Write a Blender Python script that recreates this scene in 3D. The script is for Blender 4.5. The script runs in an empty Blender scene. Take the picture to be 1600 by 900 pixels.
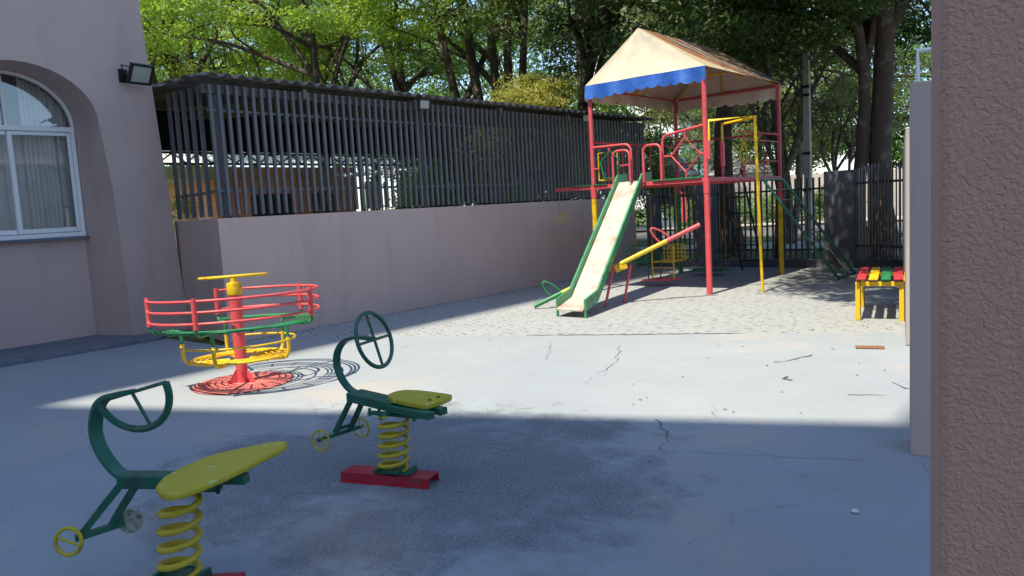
import bpy, math, random
import numpy as np
from mathutils import Vector, Matrix
from mathutils.geometry import tessellate_polygon
S = bpy.context.scene
COL = S.collection
PI = math.pi
# ------------------------------------------------------------------ camera
def norm(v):
    v = np.array(v, float); return v / np.linalg.norm(v)
yaw, pitch, roll = math.radians(39.807), math.radians(6.079), math.radians(3.205)
F = np.array([-math.sin(yaw)*math.cos(pitch), math.cos(yaw)*math.cos(pitch), -math.sin(pitch)])
R0 = np.array([math.cos(yaw), math.sin(yaw), 0]); U0 = np.cross(R0, F)
Rr = math.cos(roll)*R0 - math.sin(roll)*U0; Ur = math.sin(roll)*R0 + math.cos(roll)*U0
cam = bpy.data.cameras.new('camera'); camo = bpy.data.objects.new('camera', cam); COL.objects.link(camo)
cam.sensor_width = 36; cam.lens = 27; cam.clip_start = 0.05; cam.clip_end = 800
camo.matrix_world = Matrix(((Rr[0], Ur[0], -F[0], 0), (Rr[1], Ur[1], -F[1], 0), (Rr[2], Ur[2], -F[2], 1.55), (0, 0, 0, 1)))
S.camera = camo
# ------------------------------------------------------------------ light
SUN_EL = math.radians(64)
w = bpy.data.worlds.new('World'); S.world = w; w.use_nodes = True
nt = w.node_tree; sky = nt.nodes.new('ShaderNodeTexSky'); sky.sky_type = 'NISHITA'; sky.sun_disc = False
sky.sun_elevation = SUN_EL; sky.sun_rotation = PI; sky.air_density = 1.0; sky.dust_density = 0.6; sky.ozone_density = 3.5
bg = nt.nodes['Background']; nt.links.new(sky.outputs[0], bg.inputs[0]); bg.inputs[1].default_value = 0.15
sl = bpy.data.lights.new('sun', 'SUN'); sl.energy = 3.8; sl.angle = math.radians(0.5); sl.color = (1, 0.88, 0.67)
so = bpy.data.objects.new('sun', sl); COL.objects.link(so)
so.rotation_euler = (PI/2 - SUN_EL, 0, 0)      # light travels towards +Y and down
so.location = (0, -30, 60)
S.view_settings.view_transform = 'Standard'; S.view_settings.look = 'None'; S.view_settings.gamma = 1
S.view_settings.exposure = 0.97
# ------------------------------------------------------------------ helpers
def az_pt(px, D, z=0.0):
    a = yaw + math.atan((800-px)/1200.0)
    return (-math.sin(a)*D, math.cos(a)*D, z)
class MB:
    def __init__(s): s.v = []; s.f = []
    def add(s, vs, fs):
        o = len(s.v); s.v += [tuple(map(float, p)) for p in vs]; s.f += [tuple(i+o for i in f) for f in fs]; return s
    def box(s, lo, hi, M=None):
        x0, y0, z0 = lo; x1, y1, z1 = hi
        vs = [(x0,y0,z0),(x1,y0,z0),(x1,y1,z0),(x0,y1,z0),(x0,y0,z1),(x1,y0,z1),(x1,y1,z1),(x0,y1,z1)]
        if M is not None: vs = [tuple(M @ Vector(p)) for p in vs]
        return s.add(vs, [(0,3,2,1),(4,5,6,7),(0,1,5,4),(1,2,6,5),(2,3,7,6),(3,0,4,7)])
    def bar(s, a, b, wd, ht, up=(0,0,1)):
        """rectangular bar from a to b"""
        a = Vector(a); b = Vector(b); d = (b-a).normalized(); u = Vector(up)
        if abs(d.dot(u)) > .98: u = Vector((1,0,0))
        r = d.cross(u).normalized(); u = r.cross(d).normalized()
        vs = [p + r*sx*wd/2 + u*sz*ht/2 for p in (a, b) for sx, sz in ((-1,-1),(1,-1),(1,1),(-1,1))]
        return s.add(vs, [(0,3,2,1),(4,5,6,7),(0,1,5,4),(1,2,6,5),(2,3,7,6),(3,0,4,7)])
    def tube(s, pts, r, n=8, closed=False):
        P = [Vector(p) for p in pts]; m = len(P)
        rr = r if hasattr(r, '__len__') else [r]*m
        T = []
        for i in range(m):
            if closed: t = P[(i+1) % m]-P[i-1]
            else: t = P[min(i+1, m-1)]-P[max(i-1, 0)]
            T.append(t.normalized())
        u = Vector((0,0,1)) if abs(T[0].z) < .9 else Vector((1,0,0))
        vs = []
        for i in range(m):
            u = (u - T[i]*u.dot(T[i]))
            if u.length < 1e-5: u = T[i].orthogonal()
            u.normalize(); w_ = T[i].cross(u)
            for k in range(n):
                a = 2*PI*k/n; vs.append(P[i] + (u*math.cos(a)+w_*math.sin(a))*rr[i])
        fs = []
        for i in range(m if closed else m-1):
            j = (i+1) % m
            for k in range(n):
                fs.append((i*n+k, j*n+k, j*n+(k+1) % n, i*n+(k+1) % n)[::-1])
        if not closed:
            fs.append(tuple(range(n))); fs.append(tuple(range((m-1)*n, m*n))[::-1])
        return s.add(vs, fs)
    def prism(s, poly, z0, z1, M=None):
        """extrude 2D polygon (xy) between z0 and z1 with fan by tessellation"""
        n = len(poly); vs = [(p[0], p[1], z0) for p in poly]+[(p[0], p[1], z1) for p in poly]
        tr = tessellate_polygon([[Vector((p[0], p[1], 0)) for p in poly]])
        fs = []
        area = sum(poly[i][0]*poly[(i+1) % n][1]-poly[(i+1) % n][0]*poly[i][1] for i in range(n))
        for t in tr:
            t = tuple(t); a, b, c = (poly[i] for i in t)
            if (b[0]-a[0])*(c[1]-a[1])-(b[1]-a[1])*(c[0]-a[0]) < 0: t = t[::-1]
            fs.append(t[::-1]); fs.append(tuple(i+n for i in t))
        for i in range(n):
            q = (i, (i+1) % n, (i+1) % n+n, i+n); fs.append(q if area > 0 else q[::-1])
        if M is not None: vs = [tuple(M @ Vector(p)) for p in vs]
        return s.add(vs, fs)
    def lathe(s, prof, c=(0,0,0), n=32):
        vs = []; fs = []; m = len(prof)
        for k in range(n):
            a = 2*PI*k/n
            for r, z in prof: vs.append((c[0]+r*math.cos(a), c[1]+r*math.sin(a), c[2]+z))
        for k in range(n):
            for i in range(m-1):
                j = (k+1) % n; fs.append((k*m+i, j*m+i, j*m+i+1, k*m+i+1))
        return s.add(vs, fs)
    def build(s, name, mat, parent=None, bevel=0, smooth=None):
        me = bpy.data.meshes.new(name)
        off = Vector((0,0,0)); p = parent
        while p is not None: off += p.location; p = p.parent
        me.from_pydata([tuple(Vector(v)-off) for v in s.v], [], s.f); me.validate(); me.update()
        if smooth:
            me.polygons.foreach_set('use_smooth', [True]*len(me.polygons)); me.set_sharp_from_angle(angle=math.radians(smooth))
        me.materials.append(mat)
        o = bpy.data.objects.new(name, me); COL.objects.link(o)
        if parent is not None: o.parent = parent
        if bevel:
            b = o.modifiers.new('bevel', 'BEVEL'); b.width = bevel; b.segments = 2; b.limit_method = 'ANGLE'
        return o
def tag(o, label=None, cat=None, group=None, kind=None):
    if label: o['label'] = label
    if cat: o['category'] = cat
    if group: o['group'] = group
    if kind: o['kind'] = kind
    return o
def thing(name, label, cat, loc, group=None):
    o = bpy.data.objects.new(name, None); COL.objects.link(o); o.location = loc; o.empty_display_size = .1
    return tag(o, label, cat, group)
def arc(c, r, a0, a1, n=16, ax1=(1,0,0), ax2=(0,1,0), r2=None):
    c = Vector(c); X = Vector(ax1); Y = Vector(ax2); r2 = r2 or r
    return [c + X*r*math.cos(a0+(a1-a0)*i/n) + Y*r2*math.sin(a0+(a1-a0)*i/n) for i in range(n+1)]
# ------------------------------------------------------------------ materials
def mat(name, col, rough=.6, noise=None, bump=None, col2=None, metal=0, spec=None, coords='Object', extra=None):
    m = bpy.data.materials.new(name); m.use_nodes = True; n = m.node_tree; b = n.nodes['Principled BSDF']
    b.inputs['Base Color'].default_value = (*col, 1); b.inputs['Roughness'].default_value = rough; b.inputs['Metallic'].default_value = metal
    if spec is not None: b.inputs['Specular IOR Level'].default_value = spec
    tc = n.nodes.new('ShaderNodeTexCoord'); src = tc.outputs[coords]
    if noise:                                            # (scale, threshold low, high, detail)
        t = n.nodes.new('ShaderNodeTexNoise'); t.inputs['Scale'].default_value = noise[0]; t.inputs['Detail'].default_value = 6
        n.links.new(src, t.inputs['Vector'])
        r = n.nodes.new('ShaderNodeMapRange'); r.inputs[1].default_value = noise[1]; r.inputs[2].default_value = noise[2]
        n.links.new(t.outputs[0], r.inputs[0])
        x = n.nodes.new('ShaderNodeMix'); x.data_type = 'RGBA'
        x.inputs[6].default_value = (*col, 1); x.inputs[7].default_value = (*(col2 or col), 1)
        n.links.new(r.outputs[0], x.inputs[0]); n.links.new(x.outputs[2], b.inputs['Base Color'])
    if bump:                                             # (scale, strength, distance)
        t2 = n.nodes.new('ShaderNodeTexNoise'); t2.inputs['Scale'].default_value = bump[0]; t2.inputs['Detail'].default_value = 5
        n.links.new(src, t2.inputs['Vector'])
        bp = n.nodes.new('ShaderNodeBump'); bp.inputs['Strength'].default_value = bump[1]; bp.inputs['Distance'].default_value = bump[2]
        n.links.new(t2.outputs[0], bp.inputs['Height']); n.links.new(bp.outputs[0], b.inputs['Normal'])
    return m
def paint(name, col, wear, rough=.38, th=(.56, .66)):
    m = mat(name, col, rough, noise=(9, th[0], th[1]), col2=wear, bump=(60, .25, .002))
    n = m.node_tree; L = n.links.new; b = n.nodes['Principled BSDF']; tc = [x for x in n.nodes if x.type == 'TEX_COORD'][0]
    t = n.nodes.new('ShaderNodeTexNoise'); t.inputs['Scale'].default_value = 38; t.inputs['Detail'].default_value = 7; t.inputs['Roughness'].default_value = .7; L(tc.outputs['Object'], t.inputs['Vector'])
    r = n.nodes.new('ShaderNodeMapRange'); r.inputs[1].default_value = .66; r.inputs[2].default_value = .69; L(t.outputs[0], r.inputs[0])
    x = n.nodes.new('ShaderNodeMix'); x.data_type = 'RGBA'; L(r.outputs[0], x.inputs[0]); L(b.inputs['Base Color'].links[0].from_socket, x.inputs[6])
    x.inputs[7].default_value = (.16, .10, .07, 1); L(x.outputs[2], b.inputs['Base Color'])
    ra = n.nodes.new('ShaderNodeMapRange'); ra.inputs[1].default_value = .35; ra.inputs[2].default_value = .7; ra.inputs[3].default_value = rough-.08; ra.inputs[4].default_value = rough+.22; L(t.outputs[0], ra.inputs[0]); L(ra.outputs[0], b.inputs['Roughness'])
    return m
M = {}
M['red'] = paint('red_paint', (.62, .08, .10), (.52, .14, .13))
M['darkred'] = paint('base_red_paint', (.42, .02, .045), (.30, .05, .06), .45)
M['green'] = paint('green_paint', (.02, .20, .075), (.03, .12, .05))
M['dkgreen'] = paint('bottle_green_paint', (.014, .125, .078), (.02, .08, .055), .35)
M['blackgreen'] = paint('blackened_green_paint', (.008, .025, .02), (.02, .02, .018), .5)
M['yellow'] = paint('yellow_paint', (.72, .48, .012), (.50, .30, .02))
M['lime'] = paint('mustard_paint', (.52, .43, .025), (.30, .27, .03), .42)
M['seat_yellow'] = mat('worn_seat_paint', (.50, .43, .02), .42, noise=(26, .63, .68), col2=(.62, .60, .25), bump=(40, .2, .002))
M['whitewheel'] = mat('weathered_pale_plastic', (.38, .40, .34), .6, noise=(40, .5, .62), col2=(.15, .17, .12))
M['steel'] = mat('dark_grey_paint', (.030, .036, .045), .5, noise=(4, .4, .7), col2=(.045, .05, .06))
M['fence'] = mat('fence_grey_paint', (.12, .125, .14), .5, noise=(3, .4, .7), col2=(.15, .155, .17))
M['black'] = mat('black_metal', (.012, .013, .015), .4)
M['alu'] = mat('white_aluminium', (.86, .87, .88), .4)
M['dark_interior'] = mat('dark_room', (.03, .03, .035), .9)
M['beam'] = mat('weathered_timber', (.18, .17, .15), .85, noise=(20, .4, .6), col2=(.12, .11, .10))
M['rust'] = mat('rusty_metal', (.28, .13, .06), .9, noise=(40, .4, .6), col2=(.16, .09, .06), bump=(60, .5, .005))
M['canvas'] = mat('cream_canvas', (.78, .72, .57), .85, noise=(3, .4, .75), col2=(.70, .63, .49), bump=(4, .6, .03))
M['blue'] = mat('blue_canvas', (.02, .11, .50), .6, noise=(5, .45, .8), col2=(.035, .15, .50), bump=(9, .5, .03))
M['salmon'] = mat('salmon_plaster', (.84, .43, .38), .9, noise=(2, .4, .7), col2=(.76, .37, .33))
M['brick'] = mat('orange_brick', (.66, .28, .17), .9, noise=(14, .4, .6), col2=(.50, .20, .13), bump=(30, .5, .01))
M['cream'] = mat('cream_plaster', (.72, .68, .60), .9, noise=(1.2, .4, .7), col2=(.64, .58, .50))
M['white'] = mat('white_plaster', (.72, .72, .70), .8, noise=(1, .4, .7), col2=(.6, .6, .6))
M['pole'] = mat('pole_concrete', (.50, .45, .40), .9, noise=(6, .4, .7), col2=(.40, .36, .32))
M['bark'] = mat('grey_brown_bark', (.055, .042, .034), .95, noise=(5, .52, .62), col2=(.13, .11, .09), bump=(14, .9, .03))
M['redbark'] = mat('reddish_bark', (.10, .055, .040), .95, noise=(8, .45, .65), col2=(.06, .035, .028), bump=(20, .9, .03))
M['palebark'] = mat('pale_bark', (.20, .17, .13), .95, noise=(6, .45, .6), col2=(.10, .08, .06), bump=(20, .8, .02))
M['curtain'] = mat('grey_curtain', (.82, .82, .80), .9, noise=(4, .3, .7), col2=(.70, .71, .72))
M['lamp_glass'] = mat('lamp_reflector', (.42, .44, .40), .3)
M['chain'] = mat('dull_yellow_rope', (.30, .24, .05), .7)
M['bench_red'] = paint('bench_red', (.50, .035, .05), (.30, .05, .05))
M['asphalt'] = mat('asphalt', (.10, .10, .10), .95, noise=(3, .4, .7), col2=(.14, .14, .14))
M['sidewalk'] = mat('pale_paving', (.46, .43, .38), .95, noise=(2, .4, .7), col2=(.38, .36, .32))
M['soil'] = mat('lawn', (.06, .11, .02), .95, noise=(1.5, .45, .6), col2=(.13, .14, .05), bump=(20, 1, .05))
def stucco(name, col, col2, vscale, strength, dist, fine=90):
    m = mat(name, col, .88, noise=(1.1, .35, .75), col2=col2)
    n = m.node_tree; b = n.nodes['Principled BSDF']; tc = [x for x in n.nodes if x.type == 'TEX_COORD'][0]
    mp = n.nodes.new('ShaderNodeMapping'); mp.inputs['Scale'].default_value = (2.2, 2.2, .35); n.links.new(tc.outputs['Object'], mp.inputs[0])
    st = n.nodes.new('ShaderNodeTexNoise'); st.inputs['Scale'].default_value = 1.6; st.inputs['Detail'].default_value = 8; st.inputs['Roughness'].default_value = .65; n.links.new(mp.outputs[0], st.inputs['Vector'])
    sr = n.nodes.new('ShaderNodeMapRange'); sr.inputs[1].default_value = .52; sr.inputs[2].default_value = .75; sr.inputs[3].default_value = 1; sr.inputs[4].default_value = .86; n.links.new(st.outputs[0], sr.inputs[0])
    sm = n.nodes.new('ShaderNodeVectorMath'); sm.operation = 'SCALE'; old = b.inputs['Base Color'].links[0].from_socket; n.links.new(old, sm.inputs[0]); n.links.new(sr.outputs[0], sm.inputs['Scale']); n.links.new(sm.outputs[0], b.inputs['Base Color'])
    a = n.nodes.new('ShaderNodeTexNoise'); a.inputs['Scale'].default_value = vscale; a.inputs['Detail'].default_value = 3; a.inputs['Distortion'].default_value = .5
    c = n.nodes.new('ShaderNodeTexNoise'); c.inputs['Scale'].default_value = fine; c.inputs['Detail'].default_value = 3
    n.links.new(tc.outputs['Object'], a.inputs['Vector']); n.links.new(tc.outputs['Object'], c.inputs['Vector'])
    r = n.nodes.new('ShaderNodeMapRange'); r.inputs[1].default_value = .34; r.inputs[2].default_value = .68
    n.links.new(a.outputs[0], r.inputs[0])
    ad = n.nodes.new('ShaderNodeMath'); ad.operation = 'MULTIPLY_ADD'; ad.inputs[1].default_value = .25
    n.links.new(c.outputs[0], ad.inputs[0]); n.links.new(r.outputs[0], ad.inputs[2])
    bp = n.nodes.new('ShaderNodeBump'); bp.inputs['Strength'].default_value = strength; bp.inputs['Distance'].default_value = dist
    n.links.new(ad.outputs[0], bp.inputs['Height']); n.links.new(bp.outputs[0], b.inputs['Normal'])
    return m
M['stucco'] = stucco('mauve_render', (.60, .455, .415), (.54, .41, .375), 30, .12, .005)
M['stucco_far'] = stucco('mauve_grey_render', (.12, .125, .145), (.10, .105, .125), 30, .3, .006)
M['stucco_rough'] = stucco('rough_mauve_render', (.66, .375, .285), (.60, .34, .26), 135, .8, .0036, 420)
M['plinth'] = mat('grey_blue_plinth', (.17, .19, .23), .85, noise=(8, .4, .6), col2=(.13, .15, .19), bump=(50, .4, .004))

# concrete: blue-grey painted slab, painted skin worn off in patches showing coarse aggregate
def concrete():
    m = bpy.data.materials.new('painted_concrete'); m.use_nodes = True; n = m.node_tree; L = n.links.new; b = n.nodes['Principled BSDF']
    b.inputs['Roughness'].default_value = .85; b.inputs['Specular IOR Level'].default_value = .25
    tc = n.nodes.new('ShaderNodeTexCoord'); v = tc.outputs['Object']
    def noise(sc, det=5, rg=.5):
        t = n.nodes.new('ShaderNodeTexNoise'); t.inputs['Scale'].default_value = sc; t.inputs['Detail'].default_value = det; t.inputs['Roughness'].default_value = rg
        L(v, t.inputs['Vector']); return t.outputs[0]
    def mr(x, a, c, d=0, e=1):
        r = n.nodes.new('ShaderNodeMapRange'); r.inputs[1].default_value = a; r.inputs[2].default_value = c; r.inputs[3].default_value = d; r.inputs[4].default_value = e
        L(x, r.inputs[0]); return r.outputs[0]
    def mul(x, y, op='MULTIPLY'):
        q = n.nodes.new('ShaderNodeMath'); q.operation = op
        for i, k in enumerate((x, y)):
            if isinstance(k, (int, float)): q.inputs[i].default_value = k
            else: L(k, q.inputs[i])
        return q.outputs[0]
    def mix(f, a, c):
        x = n.nodes.new('ShaderNodeMix'); x.data_type = 'RGBA'; L(f, x.inputs[0])
        for i, k in ((6, a), (7, c)):
            if isinstance(k, tuple): x.inputs[i].default_value = (*k, 1)
            else: L(k, x.inputs[i])
        return x.outputs[2]
    large = mr(noise(.5, 4), .3, .7); streak = mr(noise(2.2, 8, .7), .35, .7)
    col = mix(large, (.275, .322, .37), (.335, .375, .41))
    col = mix(mul(streak, .35), col, (.27, .29, .31))
    # worn patch centred near (-3.3, 3.3): rough aggregate
    sep = n.nodes.new('ShaderNodeSeparateXYZ'); L(v, sep.inputs[0])
    dx = mul(mul(sep.outputs[0], 3.5, 'ADD'), .42); dy = mul(mul(sep.outputs[1], -3.1, 'ADD'), .50)
    dd = mul(mul(dx, dx), mul(dy, dy), 'ADD')
    wob = mul(noise(1.3, 8, .7), 2.6)
    patch = mr(mul(dd, wob, 'ADD'), 1.85, 1.45)
    spk = mr(noise(70, 4, .7), .44, .56, 1, 0)
    patch_s = mul(patch, spk)
    col = mix(mul(patch_s, .52), col, (.095, .115, .145))
    # general fine specks
    sp2 = mr(noise(34, 3, .6), .66, .71)
    col = mix(mul(sp2, .55), col, (.22, .21, .20))
    # hairline crazing
    vo = n.nodes.new('ShaderNodeTexVoronoi'); vo.feature = 'DISTANCE_TO_EDGE'; vo.inputs['Scale'].default_value = 1.1
    wv = n.nodes.new('ShaderNodeTexNoise'); wv.inputs['Scale'].default_value = 3.5; wv.inputs['Detail'].default_value = 6; L(v, wv.inputs['Vector'])
    wa = n.nodes.new('ShaderNodeMixRGB'); wa.blend_type = 'ADD'; wa.inputs[0].default_value = .30; L(v, wa.inputs[1]); L(wv.outputs['Color'], wa.inputs[2]); L(wa.outputs[0], vo.inputs['Vector'])
    hair = mul(mr(vo.outputs['Distance'], .001, .006, 1, 0), mr(noise(1.7, 3), .50, .60))
    col = mix(mul(hair, .55), col, (.10, .105, .115))
    blot = mr(noise(6, 8, .75), .56, .70)
    col = mix(mul(blot, .30), col, (.20, .215, .235))
    # orange dirt stain
    o1 = mul(mr(noise(.8, 4), .55, .7), .35)
    col = mix(o1, col, (.50, .40, .31))
    L(col, b.inputs['Base Color'])
    h = mul(mul(patch_s, -1.0), mul(noise(45, 6), .35), 'ADD')
    bp = n.nodes.new('ShaderNodeBump'); bp.inputs['Strength'].default_value = .8; bp.inputs['Distance'].default_value = .006
    L(h, bp.inputs['Height']); L(bp.outputs[0], b.inputs['Normal'])
    return m
M['concrete'] = concrete()
def pavers():
    m = bpy.data.materials.new('interlocking_pavers'); m.use_nodes = True; n = m.node_tree; L = n.links.new; b = n.nodes['Principled BSDF']
    b.inputs['Roughness'].default_value = .9
    tc = n.nodes.new('ShaderNodeTexCoord'); mp = n.nodes.new('ShaderNodeMapping'); mp.inputs['Rotation'].default_value = (0, 0, math.radians(24))
    L(tc.outputs['Object'], mp.inputs[0])
    wn = n.nodes.new('ShaderNodeTexNoise'); wn.inputs['Scale'].default_value = 9; L(mp.outputs[0], wn.inputs['Vector'])
    am = n.nodes.new('ShaderNodeMixRGB'); am.blend_type = 'ADD'; am.inputs[0].default_value = .035; L(mp.outputs[0], am.inputs[1]); L(wn.outputs['Color'], am.inputs[2])
    br = n.nodes.new('ShaderNodeTexBrick'); br.inputs['Scale'].default_value = 1; br.inputs['Brick Width'].default_value = .22; br.inputs['Row Height'].default_value = .11
    br.inputs['Mortar Size'].default_value = .009; br.inputs['Mortar Smooth'].default_value = .2
    br.inputs['Color1'].default_value = (.36, .37, .37, 1); br.inputs['Color2'].default_value = (.44, .44, .43, 1); br.inputs['Mortar'].default_value = (.07, .065, .06, 1)
    L(am.outputs[0], br.inputs['Vector'])
    no = n.nodes.new('ShaderNodeTexNoise'); no.inputs['Scale'].default_value = 11; no.inputs['Detail'].default_value = 5; L(tc.outputs['Object'], no.inputs['Vector'])
    r = n.nodes.new('ShaderNodeMapRange'); r.inputs[1].default_value = .50; r.inputs[2].default_value = .62; L(no.outputs[0], r.inputs[0])
    inv = n.nodes.new('ShaderNodeMath'); inv.operation = 'MULTIPLY'; L(br.outputs['Fac'], inv.inputs[0]); L(r.outputs[0], inv.inputs[1])
    n2 = n.nodes.new('ShaderNodeTexNoise'); n2.inputs['Scale'].default_value = 1.3; n2.inputs['Detail'].default_value = 6; L(tc.outputs['Object'], n2.inputs['Vector'])
    base = n.nodes.new('ShaderNodeMix'); base.data_type = 'RGBA'; base.inputs[6].default_value = (.285, .315, .345, 1); base.inputs[7].default_value = (.35, .375, .385, 1); L(n2.outputs[0], base.inputs[0])
    x = n.nodes.new('ShaderNodeMix'); x.data_type = 'RGBA'; L(inv.outputs[0], x.inputs[0]); L(base.outputs[2], x.inputs[6]); x.inputs[7].default_value = (.11, .11, .11, 1)
    L(x.outputs[2], b.inputs['Base Color'])
    bp = n.nodes.new('ShaderNodeBump'); bp.invert = True; bp.inputs['Strength'].default_value = .9; bp.inputs['Distance'].default_value = .012
    L(inv.outputs[0], bp.inputs['Height']); L(bp.outputs[0], b.inputs['Normal'])
    return m
M['pavers'] = pavers()
def leafmat(name, a, c, trans=.35):
    m = bpy.data.materials.new(name); m.use_nodes = True; n = m.node_tree; L = n.links.new
    b = n.nodes['Principled BSDF']; b.inputs['Roughness'].default_value = .5
    g = n.nodes.new('ShaderNodeNewGeometry'); tc = n.nodes.new('ShaderNodeTexCoord')
    no = n.nodes.new('ShaderNodeTexNoise'); no.inputs['Scale'].default_value = .55; L(tc.outputs['Object'], no.inputs['Vector'])
    ad = n.nodes.new('ShaderNodeMath'); ad.operation = 'MULTIPLY_ADD'; ad.inputs[1].default_value = .55; L(g.outputs['Random Per Island'], ad.inputs[0])
    r = n.nodes.new('ShaderNodeMapRange'); r.inputs[1].default_value = .3; r.inputs[2].default_value = .7; r.inputs[4].default_value = .5; L(no.outputs[0], r.inputs[0]); L(r.outputs[0], ad.inputs[2])
    x = n.nodes.new('ShaderNodeMix'); x.data_type = 'RGBA'; x.inputs[6].default_value = (*a, 1); x.inputs[7].default_value = (*c, 1); L(ad.outputs[0], x.inputs[0])
    L(x.outputs[2], b.inputs['Base Color'])
    t = n.nodes.new('ShaderNodeBsdfTranslucent'); gn = n.nodes.new('ShaderNodeVectorMath'); gn.operation = 'MULTIPLY'; gn.inputs[1].default_value = (1.9, 1.7, 1.2); L(x.outputs[2], gn.inputs[0]); L(gn.outputs[0], t.inputs[0]); ms = n.nodes.new('ShaderNodeMixShader'); ms.inputs[0].default_value = trans
    L(b.outputs[0], ms.inputs[1]); L(t.outputs[0], ms.inputs[2]); L(ms.outputs[0], n.nodes['Material Output'].inputs[0])
    return m
M['leaf_bright'] = leafmat('fresh_green_leaves', (.11, .24, .028), (.31, .42, .06), .5)
M['leaf_mid'] = leafmat('mid_green_leaves', (.045, .12, .02), (.14, .24, .035), .45)
M['leaf_dark'] = leafmat('dark_green_leaves', (.03, .07, .015), (.085, .14, .03), .35)
M['leaf_olive'] = leafmat('olive_leaves', (.12, .15, .05), (.26, .28, .11), .4)
M['leaf_lime'] = leafmat('lime_leaves', (.20, .24, .04), (.34, .34, .08), .4)
def glassmat():
    m = bpy.data.materials.new('window_glass'); m.use_nodes = True; n = m.node_tree; L = n.links.new
    for x in list(n.nodes):
        if x.type != 'OUTPUT_MATERIAL': n.nodes.remove(x)
    t = n.nodes.new('ShaderNodeBsdfTransparent'); t.inputs[0].default_value = (.93, .95, .97, 1)
    gl = n.nodes.new('ShaderNodeBsdfGlossy'); gl.inputs['Roughness'].default_value = .02
    fr = n.nodes.new('ShaderNodeFresnel'); fr.inputs[0].default_value = 1.5
    ad = n.nodes.new('ShaderNodeMath'); ad.operation = 'MULTIPLY_ADD'; ad.inputs[1].default_value = 1.6; ad.inputs[2].default_value = .16; ad.use_clamp = True
    L(fr.outputs[0], ad.inputs[0]); ms = n.nodes.new('ShaderNodeMixShader'); L(ad.outputs[0], ms.inputs[0]); L(t.outputs[0], ms.inputs[1]); L(gl.outputs[0], ms.inputs[2])
    L(ms.outputs[0], n.nodes['Material Output'].inputs[0]); return m
M['glass'] = glassmat()
def stripemat():
    m = bpy.data.materials.new('faded_striped_canvas'); m.use_nodes = True; n = m.node_tree; L = n.links.new; b = n.nodes['Principled BSDF']; b.inputs['Roughness'].default_value = .85
    tc = n.nodes.new('ShaderNodeTexCoord'); sp = n.nodes.new('ShaderNodeSeparateXYZ'); L(tc.outputs['Object'], sp.inputs[0])
    no = n.nodes.new('ShaderNodeTexNoise'); no.inputs['Scale'].default_value = 2.5; no.inputs['Detail'].default_value = 5; L(tc.outputs['Object'], no.inputs['Vector'])
    a = n.nodes.new('ShaderNodeMath'); a.operation = 'MULTIPLY_ADD'; a.inputs[1].default_value = .12; L(no.outputs[0], a.inputs[0])
    # stripes run down the slope; position along the ridge picks the colour
    sc = n.nodes.new('ShaderNodeMath'); sc.operation = 'MULTIPLY_ADD'; sc.inputs[1].default_value = .20; sc.inputs[2].default_value = .58; L(sp.outputs[1], sc.inputs[0])
    sx = n.nodes.new('ShaderNodeMath'); sx.operation = 'MULTIPLY_ADD'; sx.inputs[1].default_value = -.30; L(sp.outputs[0], sx.inputs[0]); L(sc.outputs[0], sx.inputs[2]); L(sx.outputs[0], a.inputs[2])
    cr = n.nodes.new('ShaderNodeValToRGB'); cr.color_ramp.interpolation = 'CONSTANT'
    cols = [(0, (.60, .53, .38)), (.30, (.42, .34, .22)), (.36, (.36, .11, .05)), (.42, (.40, .22, .12)), (.46, (.05, .06, .11)), (.50, (.38, .34, .28)), (.54, (.22, .07, .04)), (.59, (.36, .32, .26)), (.63, (.04, .05, .11)), (.69, (.34, .20, .07)), (.77, (.28, .24, .18)), (.86, (.32, .21, .07))]
    e = cr.color_ramp.elements; e[0].position = 0; e[0].color = (*cols[0][1], 1); e[1].position = cols[1][0]; e[1].color = (*cols[1][1], 1)
    for p, c in cols[2:]:
        q = e.new(p); q.color = (*c, 1)
    L(a.outputs[0], cr.inputs[0]); 
    n3 = n.nodes.new('ShaderNodeTexNoise'); n3.inputs['Scale'].default_value = 7; L(tc.outputs['Object'], n3.inputs['Vector']); n3.inputs['Detail'].default_value = 3; q3 = n.nodes.new('ShaderNodeMath'); q3.operation = 'MULTIPLY'; q3.inputs[1].default_value = .45; L(n3.outputs[0], q3.inputs[0])
    x = n.nodes.new('ShaderNodeMix'); x.data_type = 'RGBA'; L(q3.outputs[0], x.inputs[0]); L(cr.outputs[0], x.inputs[6]); x.inputs[7].default_value = (.34, .30, .24, 1)
    gm = n.nodes.new('ShaderNodeGamma'); gm.inputs[1].default_value = 1.45; L(x.outputs[2], gm.inputs[0]); L(gm.outputs[0], b.inputs['Base Color']); return m
M['stripes'] = stripemat()
M['slidegreen'] = paint('slide_rail_green', (.05, .27, .12), (.03, .16, .08))
M['slide_bed'] = mat('worn_slide_bed', (.44, .47, .42), .45, noise=(3.6, .52, .72), col2=(.50, .24, .20), bump=(15, .15, .003))

# ------------------------------------------------------------------ setting: ground
def sheet(name, poly, z, m, thick=.05, kind='structure'):
    o = MB().prism(poly, z-thick, z).build(name, m); return tag(o, kind=kind)
sheet('ground', [(-200, -60), (150, -60), (150, 250), (-200, 250)], -.03, M['soil'], .3)
cdir = (.9137, .4064)                                    # direction of slab joint and of the building behind
bx0, by0 = -5.74, 7.08
def jl(x): return by0 + (x-bx0)*.445
# painted concrete slab up to the joint, pavers beyond
sheet('painted_concrete_floor', [(-12, -14), (3, -14), (3, jl(3)), (-9.0, jl(-9.0)), (-9.0, 5.0), (-12, 5.0)], 0, M['concrete'], .06)
sheet('paver_floor', [(-9.0, jl(-9.0)), (3, jl(3)), (3, 16), (-9.0, 16)], .0, M['pavers'], .06)
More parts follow.
